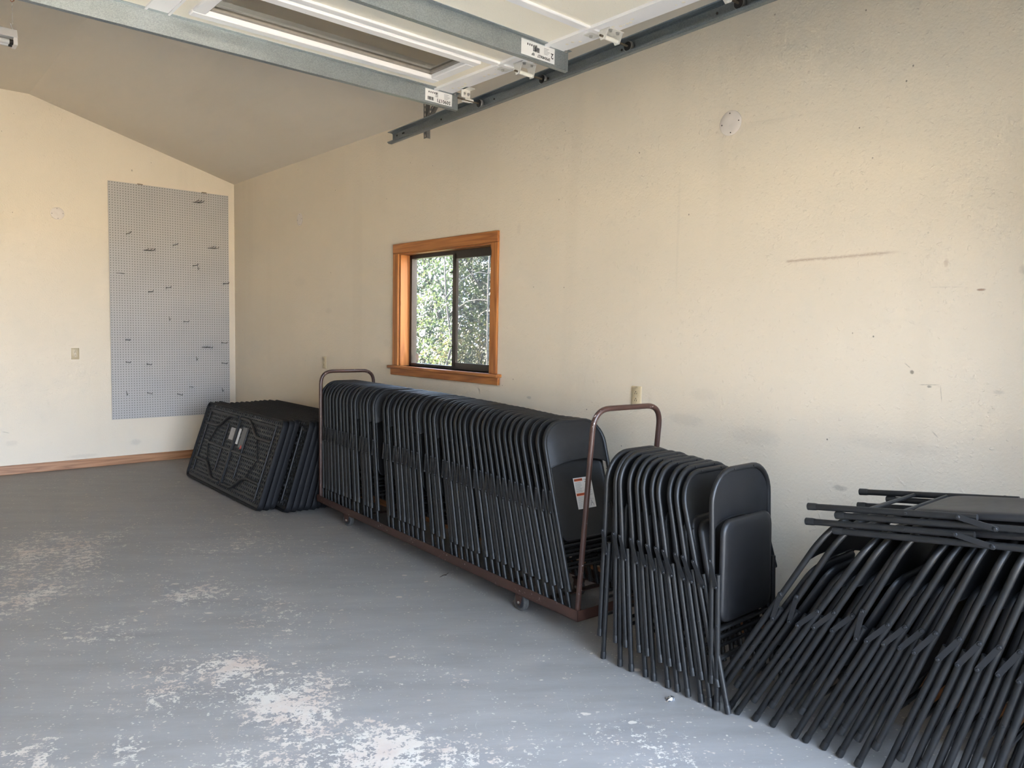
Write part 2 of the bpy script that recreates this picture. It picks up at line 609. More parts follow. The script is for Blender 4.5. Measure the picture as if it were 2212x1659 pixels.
def steel_black(name, col, rough):
    k = NT(name)
    o = k.obj()
    f = k.noise(o, 26, 4, 0.65)
    c = k.ramp(f, [(0.3, tuple(v * 0.8 for v in col)), (0.7, tuple(v * 1.2 for v in col))])
    sc = k.math('MULTIPLY', k.step(k.noise(o, 120, 3, 0.6), 0.72, 0.76), k.step(k.noise(o, 9, 2), 0.55, 0.66))
    c = k.mix(k.math('MULTIPLY', sc, 0.5), c, (0.13, 0.13, 0.14))
    k.bump(k.noise(o, 600, 2), 0.03, 0.001)
    return k.base(c, k.math('ADD', rough, k.math('MULTIPLY', f, 0.10)), 0, 0.36)

M['chair_frame'] = steel_black('black_powder_coat', (0.0105, 0.0102, 0.0104), 0.38)
M['chair_panel'] = steel_black('black_sheet_steel', (0.0100, 0.0097, 0.0104), 0.40)
M['rubber'] = flat('black_rubber', (0.0085, 0.0085, 0.0088), 0.5, 0, 0.25, 60)
M['link'] = steel_black('black_link_steel', (0.0135, 0.0135, 0.0145), 0.38)
M['table'] = flat('black_moulded_plastic', (0.021, 0.0208, 0.0205), 0.50, 0, 0.2, 40, 0.30, 0.05)
M['table_top'] = flat('black_table_skin', (0.0075, 0.0075, 0.0085), 0.62, 0, 0.15, 40, 0.18)
M['table_steel'] = flat('black_tube_steel', (0.011, 0.011, 0.0115), 0.50, 0, 0.2, 40, 0.3)
M['paper'] = flat('white_sticker_paper', (0.72, 0.72, 0.72), 0.6, 0, 0.03, 20)
M['paper_grey'] = flat('grey_sticker_paper', (0.34, 0.34, 0.35), 0.6, 0, 0.08, 20)
M['dark_sticker'] = flat('dark_clear_sticker', (0.05, 0.05, 0.052), 0.3, 0, 0.1, 20)
M['orange'] = flat('orange_label_ink', (0.75, 0.13, 0.03), 0.6, 0, 0.04, 20)
M['red'] = flat('red_label_ink', (0.55, 0.03, 0.02), 0.5, 0, 0.04, 20)
M['ink'] = flat('black_ink', (0.02, 0.02, 0.022), 0.6, 0, 0.05, 20)
M['ink_grey'] = flat('grey_ink', (0.30, 0.30, 0.33), 0.6, 0, 0.05, 20)

k = NT('brown_cart_paint')
o = k.pos()
f = k.noise(o, 9, 4)
c = k.ramp(f, [(0.3, (0.038, 0.0165, 0.0115)), (0.7, (0.054, 0.024, 0.0170))])
ch = k.step(k.noise(o, 60, 5, 0.7), 0.625, 0.65)
c = k.mix(k.math('MULTIPLY', ch, k.step(k.noise(o, 5, 2), 0.48, 0.6)), c, (0.45, 0.40, 0.38))
M['cart'] = k.base(c, 0.36, 0, 0.5)
M['cart_worn'] = M['cart']
M['tyre'] = flat('grey_worn_rubber', (0.065, 0.063, 0.06), 0.7, 0, 0.25, 70)
M['hub'] = flat('black_hub_plastic', (0.02, 0.02, 0.022), 0.4)
M['zinc'] = flat('zinc_bolt', (0.55, 0.54, 0.52), 0.32, 1.0, 0.1, 80)

def galvanized(name, col, rough):
    k = NT(name)
    o = k.obj()
    sp = k.vor(o, 260, 'Color')
    v = k.xyz(sp)[0]
    f = k.noise(o, 7, 4)
    c = k.ramp(k.math('ADD', k.math('MULTIPLY', v, 0.5), k.math('MULTIPLY', f, 0.5)),
               [(0.25, tuple(q * 0.84 for q in col)), (0.75, tuple(q * 1.14 for q in col))])
    return k.base(c, k.math('ADD', rough, k.math('MULTIPLY', v, 0.12)), 0.75, 0.5)

M['galv'] = galvanized('galvanized_steel', (0.36, 0.395, 0.41), 0.36)
M['track'] = galvanized('galvanized_track_steel', (0.25, 0.28, 0.29), 0.36)
M['angle'] = galvanized('punched_angle_steel', (0.22, 0.22, 0.215), 0.45)
k = NT('cream_door_skin')
o = k.obj()
c = k.mix(k.step(k.noise(o, 260, 2), 0.60, 0.72), (0.90, 0.84, 0.715), (0.76, 0.69, 0.56))
spk = k.math('MULTIPLY', k.step(k.vor(o, 26), 0.06, 0.03), k.step(k.noise(o, 8, 1), 0.5, 0.55))
c = k.mix(k.math('MULTIPLY', spk, 0.6), c, (0.3, 0.22, 0.15))
k.bump(k.noise(o, 150, 2), 0.12, 0.002)
M['door_skin'] = k.base(c, 0.5, 0, 0.4)
k = NT('white_door_steel')
o = k.obj()
spk = k.math('MULTIPLY', k.step(k.vor(o, 22), 0.07, 0.03), k.step(k.noise(o, 8, 1), 0.5, 0.55))
c = k.mix(k.math('MULTIPLY', spk, 0.7), (0.88, 0.865, 0.865), (0.2, 0.15, 0.12))
M['white_steel'] = k.base(c, 0.35, 0, 0.5)
M['white_hinge'] = flat('white_hinge_paint', (0.72, 0.70, 0.65), 0.4, 0, 0.06, 60)
M['nylon'] = flat('white_nylon', (0.78, 0.76, 0.70), 0.4)
M['black_wheel'] = flat('black_roller', (0.02, 0.018, 0.018), 0.35)
M['rod'] = flat('rusty_roller_rod', (0.20, 0.155, 0.11), 0.45, 0.6, 0.3, 90)
M['plate'] = flat('white_cover_plate', (0.66, 0.60, 0.55), 0.5, 0, 0.02, 20)
M['ivory'] = flat('ivory_outlet_plastic', (0.52, 0.43, 0.28), 0.35, 0, 0.03, 20)
M['slot'] = flat('dark_slot', (0.02, 0.016, 0.012), 0.6)
M['aluminium'] = flat('bronze_aluminium', (0.016, 0.014, 0.012), 0.38, 0.0, 0.2, 40)
M['fixture'] = flat('white_fixture_enamel', (0.72, 0.70, 0.70), 0.35, 0, 0.03, 20)
M['tube'] = flat('unlit_fluorescent_tube', (0.60, 0.60, 0.60), 0.18, 0, 0.02, 10)
M['copper'] = flat('copper_hook', (0.40, 0.16, 0.08), 0.4, 0.7)
M['hookwire'] = flat('peg_hook_wire', (0.14, 0.135, 0.125), 0.38, 0.6, 0.1, 60)
M['foil'] = flat('crumpled_foil', (0.55, 0.55, 0.56), 0.25, 0.9, 0.45, 90)
M['twig'] = flat('twig_bark', (0.05, 0.035, 0.025), 0.8)
M['gasket'] = flat('grey_glazing_strip', (0.30, 0.27, 0.235), 0.55)

# pegboard: regular quarter-inch holes one inch apart
k = NT('grey_pegboard')
X = k.xyz(k.obj())
fx = k.math('SUBTRACT', k.math('FRACT', k.math('ADD', k.math('MULTIPLY', X[0], 1 / 0.0254), 100.0)), 0.5)
fz = k.math('SUBTRACT', k.math('FRACT', k.math('ADD', k.math('MULTIPLY', X[2], 1 / 0.0254), 100.0)), 0.5)
rr = k.math('SQRT', k.math('ADD', k.math('POWER', k.math('ABSOLUTE', fx), 2.0), k.math('POWER', k.math('ABSOLUTE', fz), 2.0)))
hole = k.step(rr, 0.175, 0.135)
c = k.mix(hole, k.ramp(k.noise(k.obj(), 2, 3), [(0.3, (0.40, 0.385, 0.37)), (0.7, (0.43, 0.415, 0.40))]), (0.035, 0.03, 0.025))
M['peg'] = k.base(c, 0.5, 0, 0.4)

def glass_mat(name, haze, tint=(1, 1, 1), ior=1.40):
    k = NT(name)
    tr = k.n('BsdfTransparent')
    tr.inputs[0].default_value = (*tint, 1)
    gl = k.n('BsdfGlossy')
    gl.inputs['Roughness'].default_value = 0.01
    fr = k.n('Fresnel')
    fr.inputs[0].default_value = ior
    m1 = k.n('MixShader')
    bf = k.math('SUBTRACT', 1.0, k.n('NewGeometry').outputs['Backfacing'])
    k.t.links.new(k.math('MULTIPLY', fr.outputs[0], bf), m1.inputs[0])
    k.t.links.new(tr.outputs[0], m1.inputs[1])
    k.t.links.new(gl.outputs[0], m1.inputs[2])
    df = k.n('BsdfTranslucent')
    df.inputs[0].default_value = (0.8, 0.82, 0.84, 1)
    m2 = k.n('MixShader')
    k.put(m2.inputs[0], k.math('MULTIPLY', k.noise(k.obj(), 5, 4), haze * 2))
    k.t.links.new(m1.outputs[0], m2.inputs[1])
    k.t.links.new(df.outputs[0], m2.inputs[2])
    k.t.links.new(m2.outputs[0], k.out.inputs[0])
    return k.mat

M['glass'] = glass_mat('dusty_window_glass', 0.012)
M['door_glass'] = glass_mat('door_window_glass', 0.015, (0.78, 0.77, 0.74), 1.9)
k = NT('insect_screen')
tr = k.n('BsdfTransparent')
df = k.n('BsdfDiffuse')
df.inputs[0].default_value = (0.045, 0.047, 0.05, 1)
tl = k.n('BsdfTranslucent')
tl.inputs[0].default_value = (0.05, 0.052, 0.055, 1)
ad = k.n('MixShader')
ad.inputs[0].default_value = 0.5
k.t.links.new(df.outputs[0], ad.inputs[1])
k.t.links.new(tl.outputs[0], ad.inputs[2])
mx = k.n('MixShader')
mx.inputs[0].default_value = 0.42
k.t.links.new(tr.outputs[0], mx.inputs[1])
k.t.links.new(ad.outputs[0], mx.inputs[2])
k.t.links.new(mx.outputs[0], k.out.inputs[0])
M['screen'] = k.mat

def leaf_mat(name, c0, c1):
    k = NT(name)
    f = k.noise(k.pos(), 1.7, 4, 0.7)
    c = k.ramp(f, [(0.3, c0), (0.7, c1)])
    tl = k.n('BsdfTranslucent')
    k.put(tl.inputs[0], c)
    k.base(c, 0.55, 0, 0.3)
    mx = k.n('MixShader')
    mx.inputs[0].default_value = 0.40
    k.t.links.new(k.b.outputs[0], mx.inputs[1])
    k.t.links.new(tl.outputs[0], mx.inputs[2])
    k.t.links.new(mx.outputs[0], k.out.inputs[0])
    return k.mat

M['leaf_a'] = leaf_mat('yellow_green_leaves', (0.016, 0.027, 0.009), (0.031, 0.040, 0.015))
M['leaf_b'] = leaf_mat('mid_green_leaves', (0.009, 0.017, 0.008), (0.018, 0.029, 0.013))
M['leaf_c'] = leaf_mat('deep_green_leaves', (0.005, 0.011, 0.006), (0.012, 0.020, 0.011))
M['leaf_d'] = leaf_mat('ochre_leaves', (0.026, 0.026, 0.009), (0.040, 0.037, 0.015))
M['bark'] = flat('dark_bark', (0.012, 0.011, 0.010), 0.85, 0, 0.4, 12)
M['pale_bark'] = flat('pale_bare_branch', (0.10, 0.095, 0.09), 0.7, 0, 0.2, 12)
k = NT('outdoor_ground')
p = k.pos()
c = k.ramp(k.noise(p, 2.0, 6, 0.7), [(0.3, (0.46, 0.415, 0.335)), (0.7, (0.58, 0.52, 0.43))])
M['ground'] = k.base(c, 0.9, 0, 0.2)
M['added_ground'] = flat('dark_added_ground', (0.022, 0.026, 0.012), 0.95, 0, 0.5, 8, 0.1)  # for the dark ground patch added to cut bounce light
M['blocker_siding'] = flat('dark_blocker_timber', (0.09, 0.075, 0.06), 0.8)  # for the added fence and wing that block light
M['roof'] = flat('roof_sheet', (0.25, 0.24, 0.23), 0.6)

# ------------------------------------------------------------------ the room
TH = 0.14
struct(MB().box((XL - TH, FR - TH, -0.12), (XW + TH, DB + TH, 0.0)).build('floor', M['floor'], smooth=False))
# window hole in the right wall
WY0, WY1, WZ0, WZ1 = 3.965, 5.115, 1.175, 2.065
w = MB()
w.box((XW, FR - TH, 0), (XW + TH, WY0, HW + .02))
w.box((XW, WY1, 0), (XW + TH, DB + TH, HW + .02))
w.box((XW, WY0, 0), (XW + TH, WY1, WZ0))
w.box((XW, WY0, WZ1), (XW + TH, WY1, HW + .02))
struct(w.build('wall_right', M['wall_right'], smooth=False))
SL = (ZR - HW) / (XW - XR)
XR2 = -XR
gable = [(XL, 0), (XW, 0), (XW, HW), (XR, ZR), (XR2, ZR), (XL, HW)]
struct(MB().prism(gable, lambda a, b: (a, DB, b), lambda a, b: (a, DB + TH, b)).build('wall_back', M['wall_back'], smooth=False))
struct(MB().box((XL - TH, FR - TH, 0), (XL, DB + TH, HW + .02)).build('wall_left', M['wall_plain'], smooth=False))
OX0, OX1, OZ = -1.95, 2.82, 2.13
wf = MB()
wf.box((XL, FR - TH, 0), (OX0, FR, HW))
wf.box((OX1, FR - TH, 0), (XW, FR, HW))
wf.box((OX0, FR - TH, OZ), (OX1, FR, HW))
wf.prism([(XL, HW), (XW, HW), (XR, ZR), (XR2, ZR)], lambda a, b: (a, FR, b), lambda a, b: (a, FR - TH, b))
struct(wf.build('wall_front', M['wall_plain'], smooth=False))
# unseen fence added outside to block light on the window jamb
struct(MB().box((XW + .35, 2.7, -.13), (XW + 4.2, 2.82, 2.9)).build('wall_light_block_right', M['blocker_siding'], smooth=False))
# unseen house wing added left of the opening, dims the near right wall
struct(MB().box((XL - 1.2, -8.5, -.13), (XL - .6, FR - TH, 3.2)).build('wall_light_block_left', M['blocker_siding'], smooth=False))
ceil = [(XL - TH, HW - SL * TH), (XR2, ZR), (XR, ZR), (XW + TH, HW - SL * TH), (XW + TH, HW - SL * TH + .25), (XR, ZR + .25), (XR2, ZR + .25), (XL - TH, HW - SL * TH + .25)]
struct(MB().prism(ceil, lambda a, b: (a, FR - TH - .3, b), lambda a, b: (a, DB + TH + .3, b)).build('ceiling', M['ceiling'], smooth=False))
bb = MB().box((XL, DB - 0.016, 0.0), (XW, DB, 0.088), bev=0.003)
struct(bb.build('baseboard_back', M['board'], smooth=False))
bb = MB().box((XW - 0.016, FR, 0.0), (XW, DB - 0.016, 0.088), bev=0.003)
struct(bb.build('baseboard_right', M['board_y'], smooth=False))
g = MB().box((-60, -60, -0.5), (60, 60, -0.13))
struct(g.build('ground', M['ground'], smooth=False))
struct(MB().box((XW + TH + .05, -1.5, -0.3), (50, 50, -0.122)).build('ground_added_dark', M['added_ground'], smooth=False))  # dark patch added so less ground light reaches the window jamb

# ------------------------------------------------------------------ window
CW = 0.075
w1 = empty('window_1', (XW, (WY0 + WY1) / 2, WZ0))
struct(w1)
tag(w1, 'sliding window in a varnished pine surround, trees outside', 'window')
def wpart(name, mb, mat, smooth=False, parent=w1):
    o = mb.build(name, mat, smooth=smooth)
    o.parent = parent
    o.matrix_parent_inverse = Matrix.Translation(parent.matrix_world.translation).inverted() if parent.parent is None else parent.matrix_world.inverted()
    return o
bpy.context.view_layer.update()
xt = XW - 0.02
wpart('head_casing', MB().box((xt, WY0 - CW, WZ1 - .005), (XW, WY1 + CW, WZ1 + .07), bev=.003), M['pine_across'])
wpart('side_casing', MB().box((xt + .002, WY0 - CW, WZ0), (XW, WY0, WZ1 - .005), bev=.003), M['pine'])
wpart('side_casing', MB().box((xt + .002, WY1, WZ0), (XW, WY1 + CW, WZ1 - .005), bev=.003), M['pine'])
wpart('sill', MB().box((XW - .045, WY0 - CW - .04, WZ0 - .022), (XW + .12, WY1 + CW + .04, WZ0), bev=.003), M['pine_across'])
wpart('apron', MB().box((xt, WY0 - CW - .025, WZ0 - .075), (XW, WY1 + CW + .025, WZ0 - .022), bev=.003), M['pine_across'])
wpart('jamb_lining', MB().box((XW, WY1 - .015, WZ0), (XW + .13, WY1 + .001, WZ1)), M['pine'])
wpart('jamb_lining', MB().box((XW, WY0 - .001, WZ0), (XW + .13, WY0 + .015, WZ1)), M['pine'])
wpart('head_lining', MB().box((XW, WY0 + .015, WZ1 - .015), (XW + .13, WY1 - .015, WZ1)), M['pine_across'])
fx0, fx1 = XW + .085, XW + .135
a0, a1, b0, b1 = WY0 + .015, WY1 - .015, WZ0, WZ1 - .015
ym = 4.50
fr_ = MB()
fr_.box((fx0, a0, b0), (fx1, a1, b0 + .022)).box((fx0, a0, b1 - .028), (fx1, a1, b1))
fr_.box((fx0, a0, b0), (fx1, a0 + .022, b1)).box((fx0, a1 - .03, b0), (fx1, a1, b1))
wpart('window_frame', fr_, M['aluminium'])
sh = MB()
sh.box((fx0 - .004, ym - .022, b0 + .02), (fx0 + .018, ym + .022, b1 - .02))
sh.box((fx0 - .004, a0 + .02, b0 + .022), (fx0 + .018, ym, b0 + .05)).box((fx0 - .004, a0 + .02, b1 - .06), (fx0 + .018, ym, b1 - .028))
wpart('sliding_sash', sh, M['aluminium'])
lt = MB()
for zz in (b0 + .17, b1 - .16):
    lt.box((fx0 - .012, ym + .012, zz - .004), (fx0, ym + .05, zz + .004))
wpart('latch', lt, M['aluminium'])
wpart('glass_pane', MB().box((fx0 + .005, a0 + .02, b0 + .03), (fx0 + .009, ym, b1 - .03)), M['glass'])
wpart('glass_pane', MB().box((fx0 + .028, ym, b0 + .02), (fx0 + .032, a1 - .028, b1 - .026)), M['glass'])
wpart('insect_screen', MB().box((fx1 - .008, a0 + .02, b0 + .02), (fx1 - .006, ym + .01, b1 - .026)), M['screen'])
hx = MB()
hx.prism([(.024 * math.cos(q * PI / 4 + PI / 8), .036 * math.sin(q * PI / 4 + PI / 8)) for q in range(8)],
         lambda a, b: (fx0 + .0265, a1 - .075 + a, b0 + .065 + b), lambda a, b: (fx0 + .0275, a1 - .075 + a, b0 + .065 + b))
wpart('window_sticker', hx, M['plate'])

# ------------------------------------------------------------------ plates and outlets
def cover_plate(loc, nrm_axis, label):
    e = empty('cover_plate', loc, (0, 0, 0) if nrm_axis == 1 else (0, 0, -PI / 2))
    tag(e, label, 'cover plate', 'round blank cover plates on the walls')
    MB().lathe((0, 0, 0), (0, -1, 0), [(0, .060), (.003, .060), (.005, .057), (.005, .012), (.0045, .010)], 40).build('disc', M['plate'], e)
    for q in range(4):
        a = q * PI / 2 + .08
        MB().lathe((.047 * math.cos(a), -.0045, .047 * math.sin(a)), (0, -1, 0), [(0, .0035), (.0015, .003)], 10).build('screw', M['slot'], e)
    return e
cover_plate((XW, 2.147, 2.503), 0, 'large looking round white cover plate high on the right wall, beside the door track')
cover_plate((XW, 6.889, 2.50), 0, 'round white cover plate on the right wall, between the room corner and the window')
cover_plate((1.530, DB, 2.532), 1, 'round white cover plate on the back wall, left of the pegboard')

def outlet(loc, nrm_axis, label):
    e = empty('electrical_outlet', loc, (0, 0, 0) if nrm_axis == 1 else (0, 0, -PI / 2))
    tag(e, label, 'outlet', 'ivory wall outlets')
    def ring(w, h, y, r=.004):
        return [(a, -y, b) for a, b in round_rect(-w, -h, w, h, r, 3)]
    MB().loft([ring(.035, .057, 0), ring(.035, .057, .002), ring(.031, .053, .006)]).build('wall_plate', M['ivory'], e)
    for s in (-1, 1):
        f = MB()
        pts = []
        for q in range(24):
            a = 2 * PI * q / 24
            pts.append((.0165 * max(-.9, min(.9, math.cos(a) * 1.05)), .0145 * math.sin(a)))
        f.prism(pts, lambda a, b: (a, -.006, b + s * .0195), lambda a, b: (a, -.0078, b + s * .0195))
        face = f.build('receptacle', M['ivory'], e)
        sl = MB()
        z0 = s * .0195
        sl.box((-.0075, -.0083, z0 - .008), (-.0050, -.0074, z0 + .001)).box((.0050, -.0083, z0 - .007), (.0075, -.0074, z0 + .000))
        sl.lathe((0, -.0074, z0 + .0065), (0, -1, 0), [(0, .0028), (.0009, .0028)], 10)
        sl.build('slots', M['slot'], face)
    MB().lathe((0, -.006, 0), (0, -1, 0), [(0, .003), (.0012, .0025)], 10).build('screw', M['zinc'], e)
    return e
outlet((XW, 2.685, 1.118), 0, 'ivory outlet on the right wall, just above the near cart handle')
outlet((XW, 6.380, 1.143), 0, 'ivory outlet on the right wall, above the far cart handle')
outlet((1.656, DB, 1.159), 1, 'ivory outlet on the back wall, left of the pegboard')

# ------------------------------------------------------------------ pegboard and hooks
PX0, PZ0, PW, PH = 1.977, 0.474, 1.2192, 2.4384
pb = empty('pegboard', (PX0, DB, PZ0))
tag(pb, 'tall grey pegboard on the back wall beside the corner', 'pegboard')
MB().box((0, -.018, 0), (PW, -.012, PH), bev=.001).build('board', M['peg'], pb, smooth=False)
ba = MB()
for xx in (.02, .6, PW - .04):
    ba.box((xx, -.012, .01), (xx + .02, 0, PH - .01))
ba.build('batten', M['board'], pb, smooth=False)
for xx in (.28, .93):
    MB().box((xx, -.020, PH - .004), (xx + .05, -.004, PH + .006)).build('clip', M['rod'], pb, smooth=False)

HOOKS = [(640, 218, 'm'), (208, 408, 's'), (345, 515, 'm'), (500, 480, 's'), (728, 508, 'm'), (622, 610, 's'), (650, 635, 'l'),
         (180, 662, 'o'), (812, 725, 's'), (455, 750, 's'), (343, 775, 's'), (470, 945, 'l'), (562, 950, 's'), (200, 1076, 's'),
         (797, 1083, 's'), (705, 1110, 'm'), (640, 1193, 'l'), (202, 1213, 's'), (332, 1227, 's'), (797, 1212, 's'),
         (595, 1354, 't'), (207, 1395, 'l'), (335, 1403, 's'), (520, 1398, 's'), (800, 1383, 'l')]
KINDN = {'s': 'straight wire peg hook', 'm': 'wide double-prong peg hook', 'l': 'short upturned peg hook', 'o': 'ring-ended peg hook', 't': 'long bare peg rod'}
hp = []
for (hx_, hy_, kd) in HOOKS:
    q = hit(200 + hx_ / 2.86, 360 + hy_ / 2.86, 1, DB - .018)
    hp.append((q.x, q.z, kd))
hp.sort(key=lambda t: -t[1])
for i, (qx, qz, kd) in enumerate(hp):
    # snap to the holes
    qx = PX0 + (math.floor((qx - PX0) / .0254) + .5) * .0254
    qz = PZ0 + (math.floor((qz - PZ0) / .0254) + .5) * .0254
    e = empty('peg_hook', (qx, DB - .018, qz))
    fr3 = (qx - PX0) / PW
    side = 'left third' if fr3 < .34 else 'middle third' if fr3 < .67 else 'right third'
    tag(e, '%s, %s from the pegboard top, in its %s' % (KINDN[kd], nth(i + 1), side), 'hook', 'hooks on the pegboard')
    b = MB()
    if kd in 'st':
        L = .16 if kd == 's' else .12
        b.tube(rounded([(0, .01, .006), (0, -.006, .006), (0, -.012, 0), (0, -L, -.002), (0, -L - .012, .012)] if kd == 's' else
                       [(0, .01, 0), (0, -L, 0), (0, -L - .004, .001)], .008, 4), .0034, 6)
        b.build('prong', M['hookwire'], e)
        MB().tube([(0, -.003, .006), (0, -.004, -.012)], .0026, 6).build('back_wire', M['hookwire'], e)
    elif kd == 'm':
        for dx in (-.03, 0, .03):
            MB().tube(rounded([(dx, .01, 0), (dx, -.13, -.002), (dx, -.142, .012)], .01, 4), .0030, 6).build('prong', M['hookwire'], e)
        MB().box((-.040, -.004, -.005), (.040, -.001, .005), bev=.001).build('back_plate', M['hookwire'], e)
    elif kd == 'l':
        b.tube(rounded([(0, .01, .02), (0, -.008, .02), (0, -.010, -.012), (0, -.035, -.016), (0, -.042, .006)], .01, 4), .0028, 6)
        b.build('prong', M['hookwire'], e)
    else:
        b.tube([(.020 * math.cos(t * PI / 8), -.05 - .02 * math.sin(t * PI / 8), -.004) for t in range(17)], .0026, 6, cap=False)
        b.tube([(0, .01, 0), (0, -.032, -.004)], .0028, 6)
        b.tube([(-.05, -.004, 0), (.02, -.004, 0)], .0028, 6)
        b.build('ring', M['hookwire'], e)

# ------------------------------------------------------------------ folding chairs
TR, HL, HS, DYS = 0.0112, 0.206, 0.203, -0.031
def build_chair():
    e = empty('folding_chair')
    # long U frame: both rear posts and the top arch are one bent tube
    arc = []
    rc, flat_h, ztop = .130, .076, .945 - TR
    for k2 in range(9):
        a = math.radians(180 - 90 * k2 / 8)
        arc.append((-flat_h + rc * math.cos(a), .004, ztop - rc + rc * math.sin(a)))
    arc2 = [(-x_, y_, z_) for x_, y_, z_ in arc[::-1]]
    pts = [(-HL, -.006, .102), (-HL, -.002, .40), (-HL, .0, .62)] + arc + arc2 + [(HL, .0, .62), (HL, -.002, .40), (HL, -.006, .102)]
    fb = MB().tube(pts, TR, 12)
    for s in (-1, 1):
        for zz in (.665,):
            fb.lathe((s * (HL - TR), 0, zz), (-s, 0, 0), [(0, .005), (.004, .004)], 8)
        fb.lathe((s * .070, -TR + .003, ztop), (0, -1, .2), [(0, .0045), (.003, .0035)], 8)
        fb.lathe((s * (HL + TR - .001), -.001, .585), (s, 0, 0), [(0, .0065), (.006, .0065), (.0075, .004)], 8)
    fb.build('frame', M['chair_frame'], e)
    for s in (-1, 1):
        MB().tube([(s * HL, -.006, .134), (s * HL, -.0063, .126), (s * HL, -.0068, .102), (s * HL, -.0068, .099)], [TR + .0008, TR + .0018, TR + .0018, TR * .8], 12).build('foot_cap', M['rubber'], e)
    # front legs
    for s in (-1, 1):
        lg = MB().tube([(s * HS, DYS, .003), (s * HS, DYS + .002, .25), (s * HS, DYS + .004, .46), (s * HS, DYS + .004, .537)], [TR, TR, TR, TR * .92], 12)
        lg.lathe((s * (HS + TR - .001), DYS + .003, .335), (s, 0, 0), [(0, .005), (.003, .004)], 8)
        lg.build('leg', M['chair_frame'], e)
        MB().tube([(s * HS, DYS, .034), (s * HS, DYS, .026), (s * HS, DYS, .002), (s * HS, DYS, 0)], [TR + .0008, TR + .0018, TR + .0018, TR * .8], 12).build('foot_cap', M['rubber'], e)
        # link between post and leg
        xo = s * (HL + TR + .004)
        lk = MB()
        e0, e1, hw_ = Vector((.001, .588)), Vector((-.028, .490)), .0085
        d_ = (e1 - e0).normalized()
        nn_ = Vector((-d_.y, d_.x))
        cap_ = [e0 - d_ * hw_ * math.sin(t_) + nn_ * hw_ * math.cos(t_) for t_ in [PI * q / 6 for q in range(7)]]
        cap_ += [e1 + d_ * hw_ * math.sin(t_) - nn_ * hw_ * math.cos(t_) for t_ in [PI * q / 6 for q in range(7)]]
        xa_, xb_ = sorted((xo - s * .003, xo + s * .0005))
        lk.prism([(p_.x, p_.y) for p_ in cap_], lambda a, b: (xa_, a, b), lambda a, b: (xb_, a, b))
        for p_ in (e0, e1):
            lk.lathe((xo, p_.x, p_.y), (s, 0, 0), [(-.010, .0055), (.002, .0062), (.0045, .0045)], 10)
        lk.build('hinge_link', M['link'], e)
    for (zz, yy, hw) in ((.205, DYS + .002, HS), (.315, DYS + .003, HS)):
        MB().tube([(-hw + .004, yy, zz), (hw - .004, yy, zz)], .0075, 8).build('stretcher', M['chair_frame'], e)
    MB().tube([(-HL + .004, -.003, .270), (HL - .004, -.003, .270)], .0075, 8).build('stretcher', M['chair_frame'], e)
    # back panel, hollowed between the posts
    NU, NV, t = 14, 6, .0016
    gp = []
    for j in range(NV + 1):
        for i in range(NU + 1):
            u = -1 + 2 * i / NU
            x_ = u * (HL - .006)
            zb = .704 + .030 * (1 - u * u)
            ax_ = abs(x_)
            zt = ztop - .004 if ax_ < flat_h else ztop - rc + math.sqrt(max(0, (rc - .004) ** 2 - (ax_ - flat_h) ** 2))
            v = j / NV
            gp.append((x_, .002 + .020 * (1 - u ** 4) * (1 - .55 * v * v), zb + (zt - zb) * v))
    n = len(gp)
    vs = [(a, b - t, c_) for a, b, c_ in gp] + [(a, b + t, c_) for a, b, c_ in gp]
    fs = []
    id_ = lambda i, j: j * (NU + 1) + i
    for j in range(NV):
        for i in range(NU):
            q = (id_(i, j), id_(i + 1, j), id_(i + 1, j + 1), id_(i, j + 1))
            fs.append(q)
            fs.append(tuple(n + z_ for z_ in q[::-1]))
    for i in range(NU):
        for j in (0, NV):
            fs.append((id_(i, j), id_(i + 1, j), n + id_(i + 1, j), n + id_(i, j)))
    bk = MB().add(vs, fs)
    # rolled lower lip
    bk.tube([(gp[i][0], gp[i][1], gp[i][2]) for i in range(NU + 1)], .004, 6)
    bk.build('backrest', M['chair_panel'], e)
    # seat pan folded up between the posts
    def outline(ins, y):
        out = []
        for a, b in round_rect(-.187 + ins, .332 + ins, .187 - ins, .742 - ins, .055 - ins * .6, 6):
            t_ = (b - .332) / .41
            sx = 1.0 - .055 * max(0, t_ - .55) / .45
            out.append((a * sx, y, b))
        return out
    st = MB().loft([outline(.014, -.020), outline(.006, -.0155), outline(.001, -.017), outline(0, -.022), outline(.003, -.031), outline(.012, -.0365), outline(.035, -.039), outline(.09, -.037)])
    st.build('seat', M['chair_panel'], e)
    return e

def place(e, cx, cy, cz, yaw, lean, flip):
    """stand a chair at a point, top leaning towards local +y after yaw; flip turns its front to the lean side"""
    mt = Matrix.Translation((cx, cy, cz)) @ Matrix.Rotation(yaw, 4, 'Z') @ Matrix.Rotation(-lean, 4, 'X')
    if flip:
        mt = mt @ Matrix.Rotation(PI, 4, 'Z')
    e.matrix_world = mt

proto = build_chair()
bpy.context.view_layer.update()
used = [False]
def new_chair(label, group):
    if not used[0]:
        used[0] = True
        e = proto
    else:
        e = copy_tree(proto)
    tag(e, label, 'chair', group)
    return e

